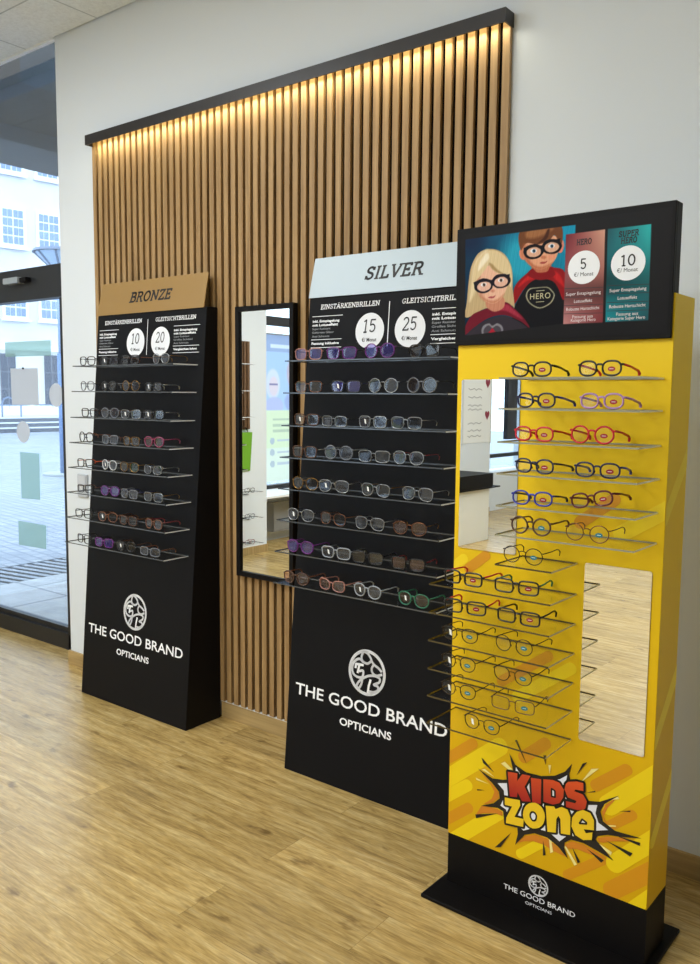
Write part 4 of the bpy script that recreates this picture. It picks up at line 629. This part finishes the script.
for ri, (row, pos) in enumerate(zip(TK.split(';'), DATA['gl']['k'])):
    z = KSH[ri][2]; items = row.split('|')
    for ci, (it, (uc, wd)) in enumerate(zip(items, pos)):
        s_, col, lens, tc, stk, so = it.split(); col = col.replace('_', ' '); tc = tc.replace('_', ' '); st2 = SX[s_]
        w = .114 if so == 's' else (.128 if s_ == 're' else .118)
        thick = (.0013 if C[col][1] or ri > 8 else .0025) if so == 'n' else .0025
        if ri < 6: where = f"{'left' if ci == 0 else 'right'} on the {ORD[ri]} upper shelf, yellow stand"
        elif len(items) == 1: where = "alone on the short shelf of the yellow stand" if ri == 6 else "alone on the lowest shelf of the yellow stand"
        else: where = f"{'left' if ci == 0 else 'right'} on the {ORD[ri-6]} lower shelf, yellow stand"
        yl = -.122
        tw = f" with {tc} temples" if tc != col else ""
        glasses((KX+uc*ck-yl*sk_, KY+uc*sk_+yl*ck, z+(.011 if col == 'burgundy' else 0)), KT+R(random.uniform(-5, 7)), w, st2, col, tc, lens, thick, f"{col if col != 'dark metal' else 'thin metal'} {SN[st2]} glasses{tw}, {where}", 'children\'s eyeglasses on the yellow stand', L=.110, sticker=stk, soft=so == 's', price=(ci == 0 and ri > 8), roll=-10 if col == 'burgundy' else 0)

# ------------------------------------------------------------------ what the mirrors show: the other side of the shop
pn = empty('wall_shelf_panel', (-5.5, -2.75, .05)); tag(pn, 'brown slatted shelf panel with glass shelves seen in the tall mirror', 'shelf')
po_ = (5.5, 2.75, -.05); mb = MB(); mb.box(-5.499, -5.492, -2.985, -2.45, 1.178, 1.976, 1)
for i in range(12): mb.box(-5.4918, -5.475, -2.985+i*.0447, -2.985+i*.0447+.03, 1.178, 1.976, 0)
mb.build('slats', [oak('brown_slats', (92, 66, 42), (120, 88, 60)), FELT], pn, po_)
for z in (1.77, 1.53, 1.293): shelf(-5.4745, -5.36, -2.95, -2.5, z, .006, pn, po_)
pn2 = empty('glass_wall_shelf', (-5.5, -2.75, .1)); tag(pn2, 'three small glass shelves low on the white wall seen in the tall mirror', 'shelf')
for z in (.60, .36, .12): shelf(-5.498, -5.36, -3.05, -2.5, z, .006, pn2, (5.5, 2.75, -.1))
for z, c, l in ((.60, 'black', 'black glasses on the top low glass shelf seen in the mirror'), (.36, 'navy', 'dark blue glasses on the middle low glass shelf seen in the mirror'), (.12, 'dark red', 'dark red glasses on the lowest glass shelf seen in the mirror')):
    glasses((-5.375, -2.88, z), R(90), .13, 'panto', c, c, 'clear', .002, l, 'eyeglasses on the low glass shelves', L=.09)
bag = tag(MB().hexa([(-5.497, -3.0, .80), (-5.49, -3.0, .79), (-5.49, -2.72, .79), (-5.497, -2.72, .80), (-5.497, -2.99, 1.15), (-5.45, -2.99, 1.15), (-5.45, -2.72, 1.15), (-5.497, -2.72, 1.15)]).build('paper_bag', pbr('green_paper', (112, 172, 40), .6)), 'bright green paper bag hanging on the shelf panel in the mirror', 'bag')
MB().tube([(-5.47, -2.95, 1.15), (-5.47, -2.93, 1.19), (-5.47, -2.88, 1.20), (-5.47, -2.82, 1.19), (-5.47, -2.80, 1.15)], .004).build('bag_handle', BLACK, bag)  # carrying handle of the bag
# hanging banner in the window
bn = empty('window_banner', (-5.93, -4.02, 1.0)); tag(bn, 'pale window banner with blue photo of smiling people seen in tall mirror', 'banner')
bo_ = (5.93, 4.02, -1.0); nu2, nh2 = 90, 160
YU, ZU2 = np.meshgrid(np.linspace(-4.40, -3.655, nu2), np.linspace(.60, 2.107, nh2))
def bell(cy, cz, ry, rz_): return np.clip(6-6*np.sqrt(((YU-cy)/ry)**2+((ZU2-cz)/rz_)**2), 0, 1)[..., None]
im = np.zeros(YU.shape+(3,)); im[:] = (232, 238, 216)
im[(ZU2 > 1.33)] = (186, 208, 236); im[ZU2 > 1.93] = (170, 184, 212); im[(ZU2 < 1.33) & (ZU2 > .95)] = (228, 236, 196)
for cy, cz, ry, rz_, c in ((-3.78, 1.60, .115, .17, (226, 226, 236)), (-3.79, 1.58, .075, .11, (236, 214, 214)), (-3.80, 1.38, .15, .10, (196, 196, 226)), (-4.1, 1.72, .12, .18, (206, 186, 190)), (-4.1, 1.70, .08, .12, (236, 210, 205)), (-4.12, 1.42, .18, .12, (170, 180, 215))):
    k = bell(cy, cz, ry, rz_)*(ZU2 > 1.33)[..., None]*.9; im = im*(1-k)+np.array(c)*k
im[(abs(ZU2-1.60) < .008) & (abs(YU+3.79) < .06)] = (150, 140, 170)
for cz in (1.24, 1.18, 1.12): im[(abs(ZU2-cz) < .012) & (YU < -3.78) & (YU > -4.3)] = (196, 206, 176)
for cz in (1.02, .9, .78): im[np.hypot(YU+3.77, ZU2-cz) < .035] = (190, 198, 200); im[(abs(ZU2-cz) < .01) & (YU < -3.84) & (YU > -4.3)] = (200, 206, 208)
im[(abs(ZU2-1.99) < .018) & (YU < -3.74) & (YU > -4.3)] = (228, 234, 244)
im = np.clip(im, 0, 255)/255; iml = np.where(im <= .04045, im/12.92, ((im+.055)/1.055)**2.4)
me = bpy.data.meshes.new('banner_cloth'); me.from_pydata([(-5.93, float(y), float(z)) for y, z in zip(YU.ravel(), ZU2.ravel())], [], [(j*nu2+i, j*nu2+i+1, (j+1)*nu2+i+1, (j+1)*nu2+i) for j in range(nh2-1) for i in range(nu2-1)])
at = me.color_attributes.new('Col', 'FLOAT_COLOR', 'POINT'); at.data.foreach_set('color', np.concatenate([iml.reshape(-1, 3), np.ones((nu2*nh2, 1))], 1).astype(np.float32).ravel())
def banner_mat():
    m, t, o = nt('translucent_banner'); a = t.nodes.new('ShaderNodeAttribute'); a.attribute_name = 'Col'; d = t.nodes.new('ShaderNodeBsdfDiffuse'); tl = t.nodes.new('ShaderNodeBsdfTranslucent'); mx = t.nodes.new('ShaderNodeMixShader'); mx.inputs[0].default_value = .65
    t.links.new(a.outputs['Color'], d.inputs[0]); t.links.new(a.outputs['Color'], tl.inputs[0]); t.links.new(d.outputs[0], mx.inputs[1]); t.links.new(tl.outputs[0], mx.inputs[2]); t.links.new(mx.outputs[0], o.inputs[0]); return m
me.materials.append(banner_mat()); o = bpy.data.objects.new('banner_cloth', me); COL.objects.link(o); o.parent = bn; o.location = bo_
MB().tube([(-5.93, -4.42, 2.11), (-5.93, -3.64, 2.11)], .008).build('top_bar', pbr('brushed_silver', (190, 196, 200), .35, .6), bn, bo_)
# counter and eye chart
ct = empty('reception_counter', (-4.75, -5.65, 0)); tag(ct, 'white counter with thick black top seen in the yellow stand\'s mirror', 'counter'); co = (4.75, 5.65, 0)
MB().box(-5.1, -4.43, -6.02, -5.2, 0, .545).build('body', pbr('white_laminate', (222, 222, 214), .4), ct, co, bevel=.004)
MB().box(-5.1, -4.41, -6.06, -5.18, .56, .70).box(-5.1, -4.40, -6.19, -5.18, .5455, .56).build('worktop', BLACK, ct, co)
ch = empty('eye_chart', (-5.497, -7.45, .88)); tag(ch, 'white wall chart with red hearts and scribbled lines seen in the upper mirror', 'chart'); ho = (5.497, 7.45, -.88)
MB().box(-5.4995, -5.495, -7.78, -7.15, .915, 2.1).build('board', pbr('chart_white', (236, 236, 232), .5), ch, ho)
MB().box(-5.4995, -5.490, -7.80, -7.781, .90, 2.12).box(-5.4995, -5.490, -7.149, -7.13, .90, 2.12).build('frame', pbr('chart_frame', (215, 215, 210), .5), ch, ho)
mb = MB(); hp = lambda y, z: (-5.4935, y, z)
for cz in (1.66, 1.26, 1.95):
    mb.ngon([hp(-7.70+.055*(math.sin(t_)**3), cz+.06*(13*math.cos(t_)-5*math.cos(2*t_)-2*math.cos(3*t_)-math.cos(4*t_))/16*1.1) for t_ in np.linspace(0, 2*math.pi, 24, endpoint=False)])
mb.build('hearts', pbr('heart_red', (140, 26, 50), .5), ch, ho)
mb = MB()
for cz in (1.58, 1.48, 1.38, 1.33, 1.16, 1.07, 1.0):
    pts = [(-7.25-.045*k, cz+.012*math.sin(k*2.3+cz*9)) for k in range(8)]; stroke2(mb, pts, .008, hp)
mb.build('drawn_lines', pbr('grey_print2', (140, 140, 140), .6), ch, ho)

# ------------------------------------------------------------------ outside: arcade, street, old town houses
PAVE = paving('light_paving', (196, 200, 206), (182, 187, 196), (140, 146, 158), .9, .45, .012)
sbox('pavement', -6.1, 6, .2, 14, -.10, -.004, PAVE)
struct(MB().box(-60, -6.72, -30, 90, -.12, -.006).box(-6.72, -6.1, -30, 90, -.12, -.03).box(-6.1, 6, 14, 90, -.12, -.006).box(-6.1, -6.0, -30, -9.5, -.12, -.006).build('street_ground', paving('cobbles', (176, 184, 198), (150, 160, 178), (122, 132, 152), .16, .12, .012, .8, R(8))))
dg = tag(MB().box(-6.70, -6.12, -8, 13.9, -.030, -.028).build('drain_channel', pbr('drain_dark', (44, 52, 64), .7)), 'dark slotted drainage grating across the pavement outside the window', 'grating')
mb = MB()
for i in range(150): y = -1+i*.1; mb.add([(-6.7, y, -.008), (-6.12, y+.09, -.008), (-6.12, y+.145, -.008), (-6.7, y+.055, -.008)], [(0, 1, 2, 3)])
mb.build('slats', pbr('drain_steel', (140, 150, 166), .5), dg)
SOF = pbr('soffit_dark', (60, 66, 76), .7)
struct(MB().box(-4.66, 6, .2, 30, 3.30, 3.5).build('soffit_inner', pbr('soffit_blue', (74, 74, 76), .7)))
struct(MB().box(-5.78, -4.66, .2, 30, 3.30, 3.5).build('beam_brown', pbr('soffit_brown', (78, 60, 46), .8)))
struct(MB().box(-6.40, -5.78, -9.45, 30, 3.30, 4.6).build('beam_edge', pbr('soffit_grey', (118, 112, 108), .8)))
# facade
FO = Vector((-32, 17, 0)); FDv = Vector((math.sin(R(7.6)), math.cos(R(7.6)), 0)); FN = Vector((FDv.y, -FDv.x, 0))
bd = empty('town_house', (FO.x, FO.y, 0)); bd.rotation_euler = (0, 0, math.atan2(FDv.y, FDv.x)); tag(bd, 'pale stone town house across the street behind the shop window', 'building')
# local: x along facade, y = away from the shop (+) , z up
FAC = paving('facade_stone', (226, 226, 228), (218, 219, 224), (206, 208, 214), 1.2, .5, .006, 1.2)
FACM = pbr('facade_plaster', (214, 214, 218), .8, noise=.10, scale=.8)
MB().box(-25, 40, .0, 6, .4, 15).build('facade_wall', FACM, bd)
MB().box(-25, 40, -.10, -.002, 3.2, 3.42).box(-25, 40, -.06, -.002, .4, 1.0).build('cornice', pbr('facade_trim', (236, 237, 240), .7), bd)
WG = pbr('facade_glass', (128, 150, 184), .15, noise=.35, scale=2); WF = pbr('facade_frame', (240, 242, 246), .6)
for k in range(-3, 8):
    x0 = .41+k*1.50*1.0
    for z0, z1 in ((7.42, 8.82), (4.55, 6.1), (10.3, 11.8)):
        fr = MB().box(x0-.12, x0+.95, -.08, -.002, z0-.10, z1+.10)
        f_ = fr.build('window_frame', WF, bd); MB().box(x0-.2, x0+1.03, -.16, -.081, z0-.18, z0-.10).build('window_sill', WF, f_)
        g_ = MB()
        for a0 in (x0, x0+.44):
            for q in range(4):
                h_ = (z1-z0)/4; g_.box(a0, a0+.17, -.1, -.082, z0+q*h_+.03, z0+(q+1)*h_-.03); g_.box(a0+.2, a0+.38, -.1, -.082, z0+q*h_+.03, z0+(q+1)*h_-.03)
        g_.build('window_glazing', WG, f_)
for k in range(-2, 4):
    x0 = .49+k*1.85
    d_ = MB().box(x0, x0+.62, -.04, -.002, .78, 3.05).build('shop_opening', pbr('shop_dark', (70, 78, 96), .4), bd)
    MB().box(x0+.28, x0+.31, -.06, -.041, .8, 3.0).box(x0, x0+.62, -.06, -.041, 1.6, 1.64).box(x0, x0+.62, -.06, -.041, 2.3, 2.34).build('glazing_bar', pbr('shop_bar', (120, 126, 140), .5), d_)
stp = empty('stone_steps', (FO.x, FO.y, 0), math.atan2(FDv.y, FDv.x)); tag(stp, 'long low stone steps with dark risers leading up to the house', 'steps')
SL = pbr('step_light', (206, 212, 222), .8); SD = pbr('step_dark', (92, 98, 112), .8)
for i in range(3):
    y = -3.4+i*.65; h = .0+.17*(i+1)
    t_ = MB().box(-25, 40, y, -.17, h-.17, h-.03).build('riser', SD, stp); MB().box(-25, 40, y-.04, -.17, h-.03, h).build('tread', SL, t_)
M4 = Matrix.Rotation(math.atan2(FDv.y, FDv.x), 4, 'Z')
STEEL = pbr('galvanised_steel', (120, 138, 168), .4, .5)
for k, lx in enumerate((-1.45, 1.0)):
    rk = empty('bike_rack', FO+M4.to_3x3() @ Vector((lx, -1.15, .51)), math.atan2(FDv.y, FDv.x))
    tag(rk, ['curved steel bike rack hoop at the left edge of the window', 'curved steel bike rack hoop below the right oval sticker'][k], 'bike rack', 'bike rack hoops on the terrace')
    MB().tube([(-.35, 0, 0), (-.35, 0, .55), (-.28, 0, .72), (-.12, 0, .78), (.05, 0, .72), (.12, 0, .5)], .035).build('hoop', STEEL, rk); MB().tube([(.4, 0, 0), (.4, 0, .5)], .035).build('post', STEEL, rk)
    MB().tube([(-1.5, 0, .48), (.75, 0, .48)], .03).build('cross_bar', STEEL, rk)
lp = empty('street_lamp', (-13.55, 6.3, 0)); tag(lp, 'blue-grey street lamp post with a wide glass lantern outside the window', 'street lamp')
BLU = pbr('lamp_blue', (96, 128, 178), .5); MB().tube([(0, 0, .0), (0, 0, 2.2)], .115, 12).build('post', BLU, lp, smooth=True); MB().tube([(0, 0, 2.2), (0, 0, 3.75)], .09, 12).build('upper_post', pbr('lamp_blue_light', (150, 172, 206), .5), lp, smooth=True)
MB().tube([(0, 0, .0), (0, 0, .03)], .42, 20).build('base_plate', pbr('lamp_base', (176, 182, 186), .5), lp)
def ring(r, z, n=16): return [(r*math.cos(2*math.pi*k/n), r*math.sin(2*math.pi*k/n), z) for k in range(n)]
mb = MB(); n = 16; mb.add(ring(.22, 3.76)+ring(.44, 3.98), [(k, (k+1) % n, n+(k+1) % n, n+k) for k in range(n)]); mb.build('lantern_glass', pbr('lantern', (178, 200, 224), .3), lp)
mb = MB(); mb.add(ring(.50, 3.98)+ring(.47, 4.03)+ring(.12, 4.09), [(k, (k+1) % n, n+(k+1) % n, n+k) for k in range(n)]+[(n+k, n+(k+1) % n, 2*n+(k+1) % n, 2*n+k) for k in range(n)]+[tuple(range(2*n, 3*n))]); mb.build('lantern_hood', pbr('hood', (110, 124, 150), .5), lp)
mb = MB()
for k in range(0, 16, 2): mb.tube([ring(.22, 3.76)[k], ring(.45, 3.98)[k]], .02)
mb.build('lantern_bars', pbr('hood', (110, 124, 150), .5), lp)
tr_ = empty('bare_tree', (-27.35, 11.5, 0)); tag(tr_, 'bare winter tree with thin twigs in front of the town house', 'tree')
tb = MB(); tb.tube([(0, 0, 0), (.1, 0, 3.5), (0, .1, 7.2)], [.12, .1, .05]); tb.build('trunk', pbr('bark', (120, 116, 120), .9), tr_)
tb = MB()
for k in range(26):
    z = random.uniform(4.6, 7.2); a = random.uniform(0, 6.28); l = random.uniform(.7, 1.6); p0 = Vector((.05, .05, z)); d = Vector((math.cos(a), math.sin(a), random.uniform(.3, 1.2)))
    p1 = p0+d*l*.6; p2 = p1+Vector((d.x*.3, d.y*.3, .5))*l*.7; tb.tube([p0, p1, p2], [.03, .018, .006], 5)
    for q in range(3): e = p1+Vector((random.uniform(-.5, .5), random.uniform(-.5, .5), random.uniform(.1, .6))); tb.tube([p1, e], [.012, .005], 4)
tb.build('branches', pbr('bark', (120, 116, 120), .9), tr_)

# ------------------------------------------------------------------ light
wd_ = bpy.data.worlds.new('overcast_sky'); S.world = wd_; wd_.use_nodes = True; t = wd_.node_tree; bg = t.nodes['Background']
bg.inputs[0].default_value = (.86, .94, 1.0, 1); bg.inputs[1].default_value = 4.2
def area(name, loc, rot, sx, sy, watt, col):
    l = bpy.data.lights.new(name, 'AREA'); l.shape = 'RECTANGLE'; l.size = sx; l.size_y = sy; l.energy = watt; l.color = col
    o = bpy.data.objects.new(name, l); COL.objects.link(o); o.location = loc; o.rotation_euler = rot; return o
for x, y in ((-3.7, -2.0), (-1.9, -2.6), (-3.7, -4.8), (-1.5, -4.8), (-3.0, -7.4)):
    area('ceiling_lamp', (x, y, HC-.02), (0, 0, 0), .62, .62, 51, (.95, .985, 1.0))
area('ceiling_fill_light', (-2.2, -3.6, 2.55), (R(180), 0, 0), 2.2, .5, 34, (.92, .97, 1.0))  # unseen uplight added to brighten the ceiling, no fixture
l = area('led_strip_light', (-2.51, -.045, 2.725), (R(-14), 0, 0), 2.25, .012, 7, (1.0, .93, .70))
for nm, loc, rot, sx, sy in (('portal', (-4.86, .19, 1.7), (R(-90), 0, 0), 1.2, 3.2), ('portal', (-6.05, -5.1, 1.6), (0, R(-90), 0), 2.1, 3.7), ('portal', (-5.82, -8.5, 1.65), (0, R(-90), 0), 1.9, 1.3)):
    p = area(nm, loc, rot, sx, sy, 1, (1, 1, 1)); p.data.cycles.is_portal = True
S.view_settings.view_transform = 'Standard'; S.view_settings.look = 'None'; S.view_settings.exposure = 0; S.view_settings.gamma = 1
S.cycles.use_denoising = True; S.cycles.max_bounces = 10; S.cycles.transparent_max_bounces = 40; S.cycles.caustics_reflective = False; S.cycles.caustics_refractive = False
S.cycles.sample_clamp_indirect = 6
